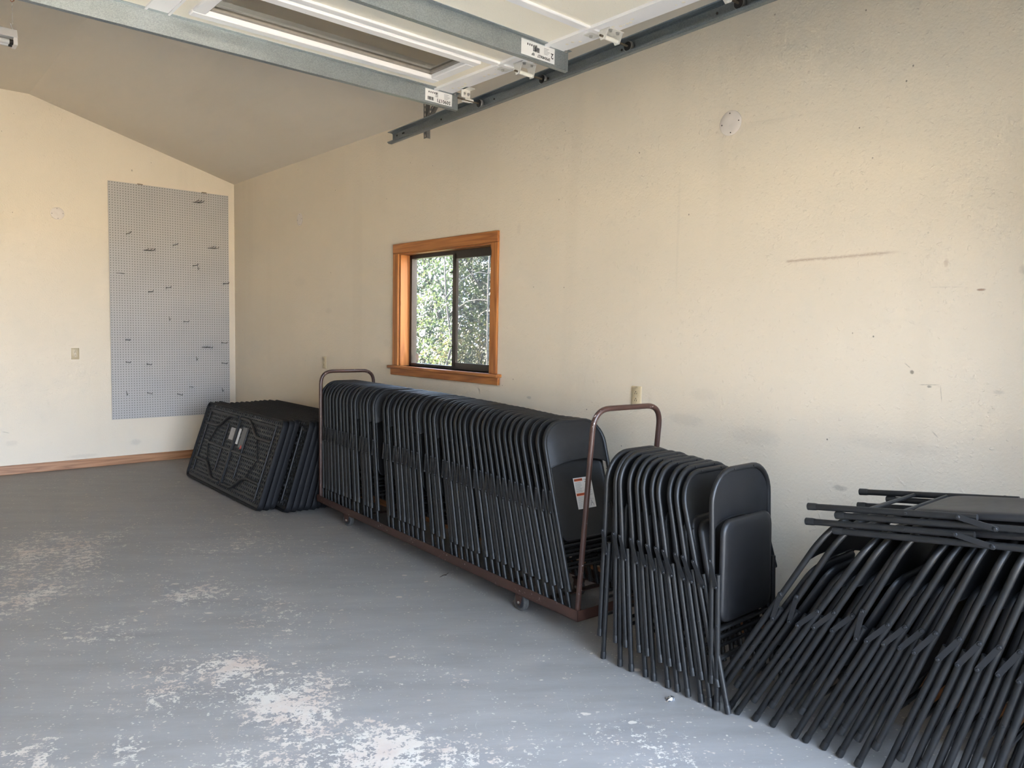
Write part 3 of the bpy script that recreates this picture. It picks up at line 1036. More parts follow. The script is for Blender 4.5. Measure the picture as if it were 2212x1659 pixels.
# --- on the cart: (distance along the cart of the post tips) far to near
CA, CB = Vector((2.531, 2.396)), Vector((2.705, 5.417))
AX = (CB - CA).normalized()
NRM = Vector((AX.y, -AX.x))
CYAW = -math.atan2(AX.x, AX.y)
CLEN, CWID = (CB - CA).length, 0.50
tips = [.094, .156, .213, .266, .314, .373, .428, .479, .548, .613, .668, .719, .773, .869, .918, .958, 1.023, 1.068, 1.126,
        1.225, 1.27, 1.347, 1.447, 1.52, 1.584, 1.641, 1.696, 1.749, 1.836, 1.904, 2.067, 2.164, 2.212, 2.266, 2.364, 2.406,
        2.50, 2.562, 2.612, 2.676, 2.739, 2.872, 2.907, 2.946, 2.981]
leans = np.interp(tips, [.094, .3, .6, 1.0, 1.45, 2.05, 2.85, 3.0], [18.0, 18.5, 16, 12.8, 9.6, 8.0, 4.6, 3.8])
# keep the stacked steel from sharing space
tt = list(tips)
MINP = .0535
for _ in range(400):
    for i in range(len(tt) - 1):
        need = MINP / math.cos(math.radians(leans[i]))
        dlt = need - (tt[i + 1] - tt[i])
        if dlt > 0:
            a = .5
            tt[i] -= dlt * a
            tt[i + 1] += dlt * a
    tt[0] = max(tt[0], .075)
    tt[-1] = min(tt[-1], 2.965)
SUP = 0.107
nchairs = len(tt)
for i, (s_, ln) in enumerate(zip(tt, leans)):
    th = math.radians(float(ln))
    lab = 'black folding chair on the brown cart, %s from the near handle' % nth(i + 1)
    if i == 0:
        lab = 'black folding chair with a white warning label under its seat, first on the brown cart'
    e = new_chair(lab, 'folding chairs on the brown cart')
    off = .040 + HL + random.uniform(-.004, .004)
    s0 = s_ - .1 * math.sin(th)
    p2 = CA + AX * s0 + NRM * off
    place(e, p2.x, p2.y, SUP + .031 * math.sin(th), CYAW + random.uniform(-.006, .006), th, True)
first_cart_chair = proto

# --- free standing row
ROW = [(2.227, -2.2), (2.133, 1.2), (2.073, 4.0), (2.003, 5.8), (1.957, 6.0), (1.885, 8.8), (1.838, 8.9), (1.787, 10.2), (1.727, 10.8),
       (1.684, 11.3), (1.610, 14.2)]
row = [list(t_) for t_ in ROW]
rows = [(1.639, 1.4)] + [tuple(t_) for t_ in row[::-1]]
for i, (ty, ln) in enumerate(rows):
    th = math.radians(ln)
    lab = 'black folding chair in the free-standing row, %s from the near end' % nth(i + 1)
    if i == 0:
        lab = 'black folding chair standing upright and apart at the near end of the floor row'
    e = new_chair(lab, 'folding chairs standing in a row on the floor')
    place(e, 2.703 + random.uniform(-.004, .004), ty - .1 * math.sin(th), -DYS * -math.sin(th) + .001 + TR * abs(math.sin(th)), 0, th, False)

# --- slumped pile by the right edge: lean towards the camera side
PILE = [(1.624, 31.0, True), (1.556, 30.0, True), (1.462, 28.8, False), (1.394, 26.8, False), (1.330, 26.0, False), (1.292, 26.0, True),
        (1.196, 24.5, False), (1.136, 23.0, False), (1.078, 22.0, False), (1.012, 19.6, False), (.930, 18.0, False), (.862, 16.6, False),
        (.800, 15.2, False), (.738, 14.0, False), (.676, 13.0, False), (.612, 12.2, False), (.552, 11.4, False)]
for i, (ty, ln, fl_) in enumerate(PILE):
    th = math.radians(ln)
    lab = 'black folding chair in the slumped leaning pile, %s from the upright row' % nth(i + 1)
    e = new_chair(lab, 'folding chairs slumped in the leaning pile')
    zz = (.031 * math.sin(th) if fl_ else -.031 * math.sin(th)) + TR * math.sin(th)
    place(e, 2.748 + random.uniform(-.012, .012), ty + .1 * math.sin(th), zz, PI + random.uniform(-.008, .008), th, fl_)
# --- two chairs lying across the top of the pile
for i, (fy, fz, lab) in enumerate(((1.285, .815, 'lower of two black folding chairs lying flat across the leaning pile'),
                                   (1.283, .868, 'upper of two black folding chairs lying flat across the leaning pile'))):
    th = math.radians(82.4)
    e = new_chair(lab, 'folding chairs lying on top of the pile')
    place(e, 2.725 + .006 * i, fy, fz - .031, PI, th, False)

# warning label under the seat of the first chair on the cart (facing local +y)
def sticker_chair(e):
    lw, lh, cx_, cz_ = .125, .160, -.022, .560
    y0 = -.0198
    st = MB().box((cx_ - lw / 2, y0, cz_ - lh / 2), (cx_ + lw / 2, y0 + .0006, cz_ + lh / 2)).build('warning_label', M['paper'], e, smooth=False)
    tag(st, 'white warning label with two orange headings')
    # seen from behind the chair +x runs to the viewer's left
    def R(x_, z_):   # label coordinates from its own top left, metres
        return cx_ + lw / 2 - x_, cz_ + lh / 2 - z_
    def bar(mb, xa, za, xb, zb, lift=.0009):
        x0_, z0_ = R(xa, za)
        x1_, z1_ = R(xb, zb)
        mb.box((min(x0_, x1_), y0 + .0005, min(z0_, z1_)), (max(x0_, x1_), y0 + lift, max(z0_, z1_)))
    o1 = MB()
    bar(o1, .005, .005, .062, .018)
    bar(o1, .005, .080, .062, .093)
    o1.build('heading_band', M['orange'], st, smooth=False)
    fine = MB()
    rnd = random.Random(3)
    for z0_, z1_ in ((.023, .076), (.098, .155)):
        z_ = z0_
        while z_ < z1_:
            bar(fine, .007, z_, .007 + rnd.uniform(.035, .052), z_ + .0012)
            z_ += .0045
    z_ = .040
    while z_ < .118:
        bar(fine, .072, z_, .072 + rnd.uniform(.020, .045), z_ + .0012)
        z_ += .0050
    fine.build('fine_print', M['ink_grey'], st, smooth=False)
    rot = Matrix(((-1, 0, 0, 0), (0, 0, 1, 0), (0, 1, 0, 0), (0, 0, 0, 1)))
    def txt(body, xa, za, size):
        x_, z_ = R(xa, za)
        text_mesh('printed_word', body, size, M['ink'], st, Matrix.Translation((x_, y0 + .001, z_)) @ rot)
    txt('\u25b2WARNING', .034, .0115, .0094)
    txt('\u25b2CUIDADO', .034, .0865, .0094)
    txt('1 Year Limited', .094, .013, .0085)
    txt('Warranty', .094, .025, .0095)
    lg = MB()
    for a, b in (((.090, .150), (.103, .122)), ((.096, .122), (.112, .150)), ((.094, .137), (.108, .137))):
        (x0_, z0_), (x1_, z1_) = R(*a), R(*b)
        lg.tube([(x0_, y0 + .001, z0_), (x1_, y0 + .001, z1_)], .0008, 5)
    lg.build('chair_drawing', M['ink_grey'], st)
sticker_chair(first_cart_chair)

# ------------------------------------------------------------------ chair cart
cart = empty('chair_cart', (CA.x, CA.y, 0), (0, 0, CYAW))
tag(cart, 'long brown steel chair cart with hoop handles, loaded with folding chairs', 'cart')
# local: x across (0 = room side), y along (0 = near end)
FZ0, FZ1, FT = .100, .152, .005
fb = MB()
fb.box((0, 0, FZ0), (FT, CLEN, FZ1)).box((0, 0, FZ0), (.045, CLEN, FZ0 + FT))
fb.box((CWID - FT, 0, FZ0), (CWID, CLEN, FZ1)).box((CWID - .045, 0, FZ0), (CWID, CLEN, FZ0 + FT))
fb.box((0, 0, FZ0), (CWID, FT, FZ1)).box((0, 0, FZ0), (CWID, .045, FZ0 + FT))
fb.box((0, CLEN - FT, FZ0), (CWID, CLEN, FZ1)).box((0, CLEN - .045, FZ0), (CWID, CLEN, FZ0 + FT))
fb.box((0, .62, FZ0 - .004), (CWID, .66, FZ0 + .002)).box((0, 2.40, FZ0 - .004), (CWID, 2.44, FZ0 + .002))
fb.box((0, .285, FZ0 + .006), (CWID, .325, FZ0 + .012))
fb.build('frame', M['cart'], cart, smooth=False)
def handle(y0, dy, ztop, tilt):
    pts = [(.022, y0, FZ0 + .006), (.022, y0 + tilt * .96, ztop), (CWID - .022, y0 + tilt * .96, ztop), (CWID - .022, y0, FZ0 + .006)]
    o_ = MB().tube(rounded(pts, .10, 8), .0135, 12).build('handle', M['cart'], cart)
    for xx in (.022, CWID - .022):
        MB().tube([(xx, y0, FZ0 + .004), (xx, y0 + tilt * .05, FZ0 + .05)], .0165, 12).build('socket', M['cart'], o_)
handle(.028, -1, 1.115, -.085)
handle(CLEN - .028, 1, 1.125, .0)
def caster(x0, y0, ang, lab):
    e_ = empty('caster', (x0, y0, 0))
    e_.parent = cart
    e_.rotation_euler = (0, 0, ang)
    R_ = .0455
    f2 = MB()
    f2.box((-.032, -.035, FZ0 - .006), (.032, .035, FZ0))
    for s in (-1, 1):
        f2.prism([(-.030, FZ0 - .006), (.026, FZ0 - .006), (.012, R_ - .010), (-.010, R_ - .014), (-.018, R_)],
                 lambda a, b: (s * .0185, a + .012, b), lambda a, b: (s * .0215, a + .012, b))
    f2.lathe((0, 0, FZ0 - .014), (0, 0, 1), [(0, .022), (.010, .026)], 16)
    f2.build('fork', M['cart'], e_, smooth=False)
    MB().lathe((-.014, .010, R_), (1, 0, 0), [(0, R_ - .004), (.003, R_), (.025, R_), (.028, R_ - .004)], 28).build('tyre', M['tyre'], e_)
    MB().lathe((-.0155, .010, R_), (1, 0, 0), [(0, R_ - .016), (.002, R_ - .012), (.029, R_ - .012), (.031, R_ - .016)], 24).build('hub', M['hub'], e_)
    MB().lathe((-.026, .010, R_), (1, 0, 0), [(0, .005), (.002, .008), (.050, .008), (.052, .005)], 12).build('axle_bolt', M['zinc'], e_)
caster(.045, .47, .10, '')
caster(.045, 2.535, .35, '')
caster(CWID - .045, .47, -.2, '')
caster(CWID - .045, 2.535, .2, '')

# ------------------------------------------------------------------ folding tables
TL, TWD, TTH = 1.83, .745, .046
def build_table():
    e = empty('folding_table')
    # local: x along the length (0 = far end), y up the width, z = underside towards the viewer
    def ring(ins, z, r):
        return [(a, b, z) for a, b in round_rect(ins, ins, TL - ins, TWD - ins, max(.008, r - ins), 6)]
    tb = MB().loft([ring(.004, -TTH, .055), ring(0, -TTH + .005, .055), ring(0, -.006, .055), ring(.004, 0, .055),
                    ring(.016, 0, .055), ring(.019, -.003, .055), ring(.021, -.020, .055)], cap1=False)
    tb.build('tabletop', M['table_top'], e)
    # underside: honeycomb of moulded cups
    hp_ = MB()
    P_ = .040
    rowh = P_ * math.sqrt(3) / 2
    zt_, zb_ = -.014, -.036
    j = 0
    yv = .018
    while yv < TWD - .010:
        xv = .018 + (P_ / 2 if j % 2 else 0)
        while xv < TL - .012:
            o_, i_, bt = [], [], []
            for q in range(6):
                a = PI / 6 + q * PI / 3
                R1 = P_ / math.sqrt(3)
                o_.append((min(TL - .018, max(.018, xv + R1 * math.cos(a))), min(TWD - .018, max(.018, yv + R1 * math.sin(a))), zt_))
                i_.append((xv + .0135 * math.cos(a), yv + .0135 * math.sin(a), zt_))
                bt.append((xv + .0125 * math.cos(a), yv + .0125 * math.sin(a), zb_))
            if .028 < xv < TL - .028 and .028 < yv < TWD - .028:
                hp_.loft([o_, i_, bt], cap0=False, cap1=True)
            else:
                hp_.add(o_, [tuple(range(6))])
            xv += P_
        yv += rowh
        j += 1
    hp_.build('underside', M['table'], e, smooth=False)
    zr = -.008
    for yv in (.075, TWD - .075):
        MB().box((.11, yv - .011, zr - .010), (TL - .11, yv + .011, zr + .004), bev=.003).build('side_rail', M['table_steel'], e, smooth=False)
    for xv in (.135, TL - .135):
        MB().cyl((xv, .06, zr), (xv, TWD - .06, zr), .008, 8).build('pivot_rod', M['table_steel'], e)
    MB().box((TL / 2 - .013, .055, zr - .006), (TL / 2 + .013, TWD - .055, zr + .012), bev=.002).build('centre_beam', M['table_steel'], e, smooth=False)
    for xv in (TL / 2 - .24, TL / 2 + .24):
        MB().cyl((xv - .0, .16, zr), (xv + .0, TWD - .15, zr), .008, 8).build('cross_brace', M['table_steel'], e)
    MB().box((.30, TWD / 2 - .009, zr - .004), (TL - .30, TWD / 2 + .009, zr + .005), bev=.002).build('spine_bar', M['table_steel'], e, smooth=False)
    for s in (0, 1):
        fx_ = (lambda a: a) if s == 0 else (lambda a: TL - a)
        for yy, yc in ((.20, .075), (TWD - .20, TWD - .075)):
            MB().tube(rounded([(fx_(.135), yy, zr + .003), (fx_(.46), yy, zr + .003), (fx_(.66), yc, zr + .003), (fx_(.88), yc, zr + .003)], .06, 5), .0135, 10).build('leg', M['table_steel'], e)
        for yy in (.20, TWD - .20):
            MB().cyl((fx_(.31), TWD / 2, zr), (fx_(.44), yy, zr + .002), .0055, 7).build('folding_strut', M['table_steel'], e)
    return e

tproto = build_table()
bpy.context.view_layer.update()
tcopies = [tproto] + [copy_tree(tproto) for _ in range(12)]
TILT = math.radians(18.0)
for i, e in enumerate(tcopies):
    # far end at larger Y; x axis of the table runs from far end to near end (-Y)
    ynear = [5.690, 5.675, 5.690, 5.515, 5.505, 5.50, 5.49, 5.475, 5.50, 5.49, 5.50, 5.48, 5.42][i]
    xb = 2.372 + .0505 * i
    zb = .010
    til = TILT - math.radians(.35) * i
    yaw = math.radians(1.2)
    ex = Vector((-math.sin(yaw), -math.cos(yaw), 0))
    nx = Vector((-math.cos(yaw), math.sin(yaw), 0))          # underside direction before tilt
    ey = (Vector((0, 0, 1)) * math.cos(til) - nx * math.sin(til))
    ez = ex.cross(ey)
    mt = Matrix.Identity(4)
    org = Vector((xb, ynear + TL * math.cos(yaw), zb + TTH * math.sin(til) * 0 + .004)) - ez * 0
    for r in range(3):
        mt[r][0], mt[r][1], mt[r][2], mt[r][3] = ex[r], ey[r], ez[r], org[r]
    e.matrix_world = mt
    lab = 'black folding table leaning on its long edge, %s back from the front of the row' % nth(i + 1)
    if i == 0:
        lab = 'front black folding table of the leaning row, underside with folded legs and stickers showing'
    elif i == 3:
        lab = 'black folding table shoved nearer the cart, fourth back, strip of its underside showing'
    tag(e, lab, 'table', 'folding tables leaning on the right wall')
def tstick(name, x0, y0, x1, y1, mat, z=-.0135):
    MB().box((x0, y0, z), (x1, y1, z + .0008)).build(name, mat, tproto, smooth=False)
tstick('paper_label', TL / 2 - .16, .46, TL / 2 - .05, .57, M['paper_grey'])
tstick('paper_label', TL / 2 + .03, .44, TL / 2 + .08, .58, M['paper'])
tstick('clear_label', TL / 2 + .11, .42, TL / 2 + .21, .60, M['dark_sticker'])
MB().prism([(0, 0), (.045, .012), (.03, .035), (.01, .04)], lambda a, b: (TL / 2 + .155 + a, .405 + b, -.0126), lambda a, b: (TL / 2 + .155 + a, .405 + b, -.0120)).build('red_tab', M['red'], tproto, smooth=False)

# ------------------------------------------------------------------ overhead door
DXR, DXL = 2.835, -1.95
SLP = -.026                                   # the track climbs a little towards the opening
YT = 3.88                                     # inner (top) edge of the door
def ztrk(y):
    return 2.862 + (y - 3.73) * SLP
def zdoor(y):
    return 2.932
door = empty('door_1', (0, YT, zdoor(YT)))
struct(door)
tag(door, 'open overhead garage door of cream insulated sections with white steel stiles', 'garage door')
# local: x across, y = -(distance from the top edge), z up from the inner face (the face looking down)
SEC = [0, .61, 1.28, 1.94, 2.60, 3.25]
def wn_box(mb, x0, x1, y0, y1, z0, z1, **kw):
    return mb.box((x0, -y1, z0), (x1, -y0, z1), **kw)
WINX = [(1.24, 2.615), (-.85, .50), (-1.85, -1.15)]
for s in range(5):
    a, b = SEC[s] + .004, SEC[s + 1] - .004
    pn = MB()
    if s == 0:
        wy0, wy1 = .130, .560
        xs = DXL
        for (xa, xb) in sorted(WINX):
            wn_box(pn, xs, xa, a, b, 0, .045)
            wn_box(pn, xa, xb, a, wy0, 0, .045)
            wn_box(pn, xa, xb, wy1, b, 0, .045)
            xs = xb
        wn_box(pn, xs, DXR, a, b, 0, .045)
    else:
        wn_box(pn, DXL, DXR, a, b, 0, .045)
    sec = pn.build('door_section', M['door_skin'], door, smooth=False)
    # end stile with punched tabs
    es = MB()
    wn_box(es, DXR - .115, DXR + .003, a, b, -.004, .048)
    wn_box(es, DXR - .135, DXR - .113, a, b, -.014, .002)
    es.build('end_stile', M['white_steel'], sec, smooth=False)
    hl = MB()
    for dy_ in (.10, .13, .15, .17, .19, .22, b - a - .20, b - a - .16, b - a - .13):
        rr_ = .007 if int(dy_ * 100) % 3 else .004
        hl.lathe((DXR - .045 + (.012 if int(dy_ * 100) % 2 else -.010), -(a + dy_), -.0040), (0, 0, -1), [(0, rr_ * 1.3), (.0012, rr_)], 10)
    hl.build('tab_hole', M['door_skin'], sec)
    # rail strip along the section joint
    if s > 0:
        st_ = MB()
        wn_box(st_, DXL, DXR - .03, a - .006, a + .028, -.012, .002, bev=.003)
        wn_box(st_, DXL, DXR - .03, a - .030, a - .006, -.006, .001)
        st_.build('joint_rail', M['white_steel'], sec, smooth=False)
    for xc in (1.115, -1.0):
        ms = MB()
        wn_box(ms, xc - .045, xc + .045, a, b, -.0025, .002)
        wn_box(ms, xc - .056, xc - .045, a + .03, b, -.008, .001)
        wn_box(ms, xc + .045, xc + .056, a + .03, b, -.008, .001)
        ms.build('centre_stile', M['white_steel'], sec, smooth=False)
    if s == 0:
        for (xa, xb) in WINX:
            wf_ = MB()
            F = .048
            for (p0, p1, q0, q1) in ((xa - .012, xb + .012, wy0 - .012, wy0 + F), (xa - .012, xb + .012, wy1 - F, wy1 + .012)):
                wn_box(wf_, p0, p1, q0, q1, -.014, .046, bev=.005)
            for (p0, p1, q0, q1) in ((xa - .012, xa + F, wy0 + F, wy1 - F), (xb - F, xb + .012, wy0 + F, wy1 - F)):
                wn_box(wf_, p0, p1, q0, q1, -.014, .046, bev=.005)
            wo_ = wf_.build('window_frame', M['white_steel'], sec, smooth=False)
            wg = MB()
            for (p0, p1, q0, q1) in ((xa + F, xb - F, wy0 + F, wy0 + F + .02), (xa + F, xb - F, wy1 - F - .02, wy1 - F), (xa + F, xa + F + .02, wy0 + F, wy1 - F), (xb - F - .02, xb - F, wy0 + F, wy1 - F)):
                wn_box(wg, p0, p1, q0, q1, .010, .034)
            wg.build('glazing_strip', M['gasket'], sec, smooth=False)
            gp_ = MB()
            wn_box(gp_, xa + F - .004, xb - F + .004, wy0 + F - .004, wy1 - F + .004, .020, .024)
            gp_.build('glass_pane', M['door_glass'], sec, smooth=False)
# struts: deep galvanized channels hung under the sections
def strut(d, xe, name_label, words):
    e = MB()
    hh = .098
    prof = [(-.026, 0), (-.026, -.003), (.000, -.003), (.000, -hh), (.020, -hh - .004), (.024, -hh + .004), (.022, -hh + .006), (.0022, -hh + .0022), (.0022, -.0008), (.0022, 0)]
    e.prism([(-d + a, b) for a, b in prof], lambda a, b: (DXL, a, b), lambda a, b: (xe, a, b))
    e.prism([(-d + a, b) for a, b in ((.0022, 0), (.0022, -.003), (.026, -.003), (.026, 0))], lambda a, b: (DXL, a, b), lambda a, b: (xe, a, b))
    st_ = e.build('strut', M['galv'], door, smooth=False)
    tag(st_, name_label)
    MB().lathe((xe - .03, -d - .013, -.003), (0, 0, -1), [(0, .009), (.003, .009), (.004, .006), (.010, .006)], 6).build('bolt', M['zinc'], st_)
    # paper label, upside down, on the side of the web facing the opening
    lw, lh, lx = (.20, .072, xe - .145) if words[0] == '5090171' else (.23, .076, xe - .215)
    lb = MB().box((lx - lw / 2, -d - .0009, -hh / 2 - lh / 2), (lx + lw / 2, -d - .0002, -hh / 2 + lh / 2)).build('paper_label', M['paper'], st_, smooth=False)
    rot = Matrix(((-1, 0, 0, 0), (0, 0, -1, 0), (0, -1, 0, 0), (0, 0, 0, 1)))       # text upside down, facing -y
    def T(body, px_, pz_, size):
        text_mesh('printed_number', body, size, M['ink'], lb, Matrix.Translation((lx + px_, -d - .0012, -hh / 2 + pz_)) @ rot)
    br = MB()
    rnd = random.Random(5)
    xb0 = -.082 if words[0] == '5090171' else -.035
    x_ = lx + xb0
    while x_ < lx + xb0 + .045:
        w_ = rnd.choice((.0010, .0018, .003))
        br.box((x_, -d - .0014, -hh / 2 - (.028 if words[0] == '5090171' else .008)), (x_ + w_, -d - .0008, -hh / 2 + (-.008 if words[0] == '5090171' else .016)))
        x_ += w_ + rnd.choice((.001, .002))
    for kx in range(5):
        br.box((lx - .075 + kx * .014, -d - .0014, -hh / 2 + .014), (lx - .069 + kx * .014, -d - .0008, -hh / 2 + .024))
    for kz in range(6):
        br.box((lx - .028 + .006 * (kz % 2), -d - .0014, -hh / 2 - .002 + kz * .005), (lx - .006, -d - .0008, -hh / 2 + kz * .005))
    br.build('barcode', M['ink'], lb, smooth=False)
    fp = MB()
    for kz in range(5):
        fp.box((lx + .040, -d - .0014, -hh / 2 - .004 + kz * .007), (lx + .066 + .008 * (kz % 3), -d - .0008, -hh / 2 - .0015 + kz * .007))
    fp.build('fine_print', M['ink_grey'], lb, smooth=False)
    if words[0] == '5090171':
        T('5090171', .036, -.019, .030)
    else:
        T('SP0040627', .040, -.022, .020)
        T('2', .098, .0, .038)
        T('EJP', -.035, -.022, .016)
strut(.020, 2.880, 'galvanized channel along the inner edge, label reading 5090171', ['5090171'])
strut(.995, 2.870, 'galvanized channel across the second section, label reading SP0040627', ['SP0040627'])
strut(2.25, 2.870, 'galvanized channel across the third section', ['SP0040627'])
# hinges and rollers
TX = 2.955
def roller(d, drop, parent, long=.10):
    rl = MB()
    rl.lathe((TX - .010, -d, -drop), (1, 0, 0), [(0, .012), (.001, .0245), (.004, .0265), (.016, .0265), (.019, .025), (.020, .012)], 24, 0)
    rl.lathe((TX - .0115, -d, -drop), (1, 0, 0), [(0, .010), (.0005, .022), (.003, .0225)], 24, 1)
    r_o = rl.build('roller', [M['zinc'], M['black_wheel']], parent)
    MB().cyl((TX - .012 - long, -d, -drop), (TX, -d, -drop), .0055, 10).build('rod', M['rod'], r_o)
    return r_o
def hinge(dj, dr):
    """dj: section joint, dr: roller, both measured from the top edge"""
    drop = 2.932 - ztrk(YT - dr)
    drop = max(drop, .030)
    hb = MB()
    x0, x1 = DXR - .070, DXR + .035
    for xx in (x0, x1 - .003):
        hb.prism([(-.036, -.002), (.040, -.002), (.015, -drop - .014), (-.015, -drop - .014)], lambda a, b: (xx, a - dr, b), lambda a, b: (xx + .003, a - dr, b))
    hb.box((x0, -dr - .042, -.008), (x1, -dr + .040, -.004), bev=.001)
    hb.box((x0 - .020, -dj - .020, -.010), (x0 + .050, -dj + .055, -.004), bev=.001)
    ho = hb.build('hinge', M['white_hinge'], door, smooth=False)
    for (bx, by) in ((x0 + .026, -dr - .024), (x1 - .026, -dr - .024), (x0 + .010, -dj + .034)):
        MB().lathe((bx, by, -.008), (0, 0, -1), [(0, .011), (.002, .011), (.003, .0075), (.011, .0075)], 6).build('bolt', M['zinc'], ho)
    MB().cyl((x0 - .002, -dr, -drop), (x1 + .004, -dr, -drop), .0105, 12).build('sleeve', M['nylon'], ho)
    roller(dr, 2.932 - ztrk(YT - dr), ho, long=.20)
for dj, dr in ((.61, .715), (1.28, 1.335), (1.94, 1.960), (2.60, 2.60)):
    hinge(dj, dr)
tb_ = MB()
tb_.box((DXR - .012, -.135, -.052), (DXR + .055, -.130, .010), bev=.002)
tb_.box((DXR - .012, -.180, -.004), (DXR + .055, -.130, .001), bev=.001)
tb_.box((DXR - .008, -.150, -.078), (DXR + .050, -.130, -.072), bev=.001)
to_ = tb_.build('top_bracket', M['white_hinge'], door, smooth=False)
for xx in (DXR + .008, DXR + .038):
    MB().lathe((xx, -.135, -.028), (0, -1, 0), [(0, .010), (.002, .010), (.003, .007), (.010, .007)], 6).build('bolt', M['zinc'], to_)
MB().cyl((DXR + .000, -.145, -.066), (DXR + .065, -.145, -.066), .011, 12).build('sleeve', M['nylon'], to_)
roller(.150, 2.932 - ztrk(YT - .150), to_, long=.16)

# track
tre = empty('door_track', (TX, 4.765, ztrk(4.765)), (math.atan(SLP), 0, 0))
tag(tre, 'galvanized door track along the right wall, rollers running inside it', 'track')
tm = MB()
LY0, LY1 = -4.5, 0.0
tp = [(-.020, .036), (-.024, .040), (.010, .040), (.022, .034), (.022, -.030), (.010, -.040), (-.016, -.040), (-.026, -.034), (-.026, -.029),
      (-.022, -.031), (-.015, -.0365), (.009, -.0365), (.0195, -.029), (.0195, .032), (.009, .0365), (-.018, .0365)]
tm.prism(tp, lambda a, b: (a, LY0, b), lambda a, b: (a, LY1, b))
tm.build('rail', M['track'], tre, smooth=False)
for yy in (-.06, -.10, -.135, -.15, -.60, -1.15, -1.62, -2.16, -2.72, -3.2):
    MB().lathe((.0185, yy, .006 if yy < -.2 else random.choice((-.012, .012))), (-1, 0, 0), [(0, .006), (.002, .006), (.003, .004)], 10).build('rail_bolt', M['slot'], tre)
def ang(pts, nrm, wd, name):
    a = MB()
    P0, P1 = Vector(pts[0]), Vector(pts[1])
    t_ = (P1 - P0)
    L = t_.length
    t_.normalize()
    nv = Vector(nrm)
    bv = t_.cross(nv)
    def pt(u, v, w_): return P0 + t_ * u + bv * v + nv * w_
    # flange punched with slots
    n_ = max(2, int(L / .035))
    for i in range(n_):
        u0, u1 = L * i / n_, L * (i + 1) / n_
        m_ = (u1 - u0) * .22
        for (ua, ub, va, vb) in ((u0, u1, 0, wd * .33), (u0, u1, wd * .67, wd), (u0, u0 + m_, wd * .33, wd * .67), (u1 - m_, u1, wd * .33, wd * .67)):
            vs = [pt(ua, va, 0), pt(ub, va, 0), pt(ub, vb, 0), pt(ua, vb, 0), pt(ua, va, .0025), pt(ub, va, .0025), pt(ub, vb, .0025), pt(ua, vb, .0025)]
            a.add(vs, [(0, 3, 2, 1), (4, 5, 6, 7), (0, 1, 5, 4), (1, 2, 6, 5), (2, 3, 7, 6), (3, 0, 4, 7)])
    vs = [pt(0, 0, 0), pt(L, 0, 0), pt(L, .0025, 0), pt(0, .0025, 0), pt(0, 0, wd), pt(L, 0, wd), pt(L, .0025, wd), pt(0, .0025, wd)]
    a.add(vs, [(0, 3, 2, 1), (4, 5, 6, 7), (0, 1, 5, 4), (1, 2, 6, 5), (2, 3, 7, 6), (3, 0, 4, 7)])
    return a.build(name, M['angle'], tre, smooth=False)
zc = HW + (XW - (TX + .03)) * SL
rise = zc - ztrk(4.35)
ang([(.027, -.415, -.075), (.027, -.415, rise - .012)], (1, 0, 0), .032, 'hanger_strap')
ang([(.030, -.40, .020), (.030, -.40 - .30, rise - .010)], (1, 0, 0), .030, 'brace_strap')

# ------------------------------------------------------------------ hanging tube light
LFX, LFY, LFZ = .885, 6.15, 3.365
lf = empty('tube_light', (LFX, LFY, LFZ))
tag(lf, 'white two-tube strip light, unlit, hanging from the ceiling at left', 'light fixture')
hb = MB()
hb.prism([(-.055, -.045), (-.045, .0), (-.03, .058), (.03, .058), (.045, 0), (.055, -.045)][::1], lambda a, b: (0, a, b * .55 + .02), lambda a, b: (-1.22, a, b * .55 + .02))
hb.build('housing', M['fixture'], lf, smooth=False)
for xx in (-.012, -1.208):
    MB().box((xx - .012, -.052, -.052), (xx + .012, .052, .004), bev=.003).build('end_cap', M['fixture'], lf, smooth=False)
for yy in (-.026, .026):
    tb2 = MB().cyl((-.045, yy, -.032), (-1.175, yy, -.032), .0165, 16).build('tube', M['tube'], lf)
    for xx in (-.024, -1.175):
        MB().cyl((xx, yy, -.032), (xx - .022, yy, -.032), .0172, 16).build('tube_end', M['slot'], tb2)
for xx in (-.02, -1.20):
    ch = MB()
    zt_ = ZR - LFZ
    for q in range(int((zt_ - .09) / .012)):
        z0_ = .085 + q * .012
        d_ = .004 if q % 2 else 0
        ch.tube([(xx - .004 + d_, d_ - .002, z0_), (xx + .004 - d_, .002 - d_, z0_ + .014)], .0012, 5)
    ch.build('chain', M['zinc'], lf)
    MB().tube(rounded([(xx + .012, 0, .045), (xx - .006, 0, .07), (xx - .012, 0, .095)], .01, 3), .003, 6).build('wire_hanger', M['fixture'], lf)
    MB().tube([(xx + .008, 0, zt_), (xx + .012, 0, zt_ - .012), (xx, 0, zt_ - .022), (xx - .010, 0, zt_ - .014)], .003, 6).build('ceiling_hook', M['copper'], lf)

# ------------------------------------------------------------------ litter on the floor
rnd = random.Random(11)
fo = MB()
ringp = []
for q in range(9):
    a = 2 * PI * q / 9
    r0 = rnd.uniform(.014, .026)
    ringp.append((r0 * math.cos(a), r0 * math.sin(a) * .8))
lay = []
for z_, s in ((.001, 1.0), (.006, .9), (.012, .55), (.017, .2)):
    lay.append([(a * s + rnd.uniform(-.004, .004), b * s + rnd.uniform(-.004, .004), max(.0008, z_ + rnd.uniform(-.003, .003) * (z_ > .002))) for a, b in ringp])
fo.loft(lay)
o_ = fo.build('foil_scrap', M['foil'], smooth=False)
o_.location = (2.424, 1.771, .0)
tag(o_, 'crumpled silver foil scrap on the floor in front of the standing chairs', 'litter')
tw = MB().tube([(0, 0, .003), (.03, .012, .004), (.055, .015, .003), (.085, .03, .004)], [.0015, .0025, .0022, .001], 6)
tw.tube([(.03, .012, .004), (.045, -.004, .006)], .001, 5)
o_ = tw.build('twig', M['twig'])
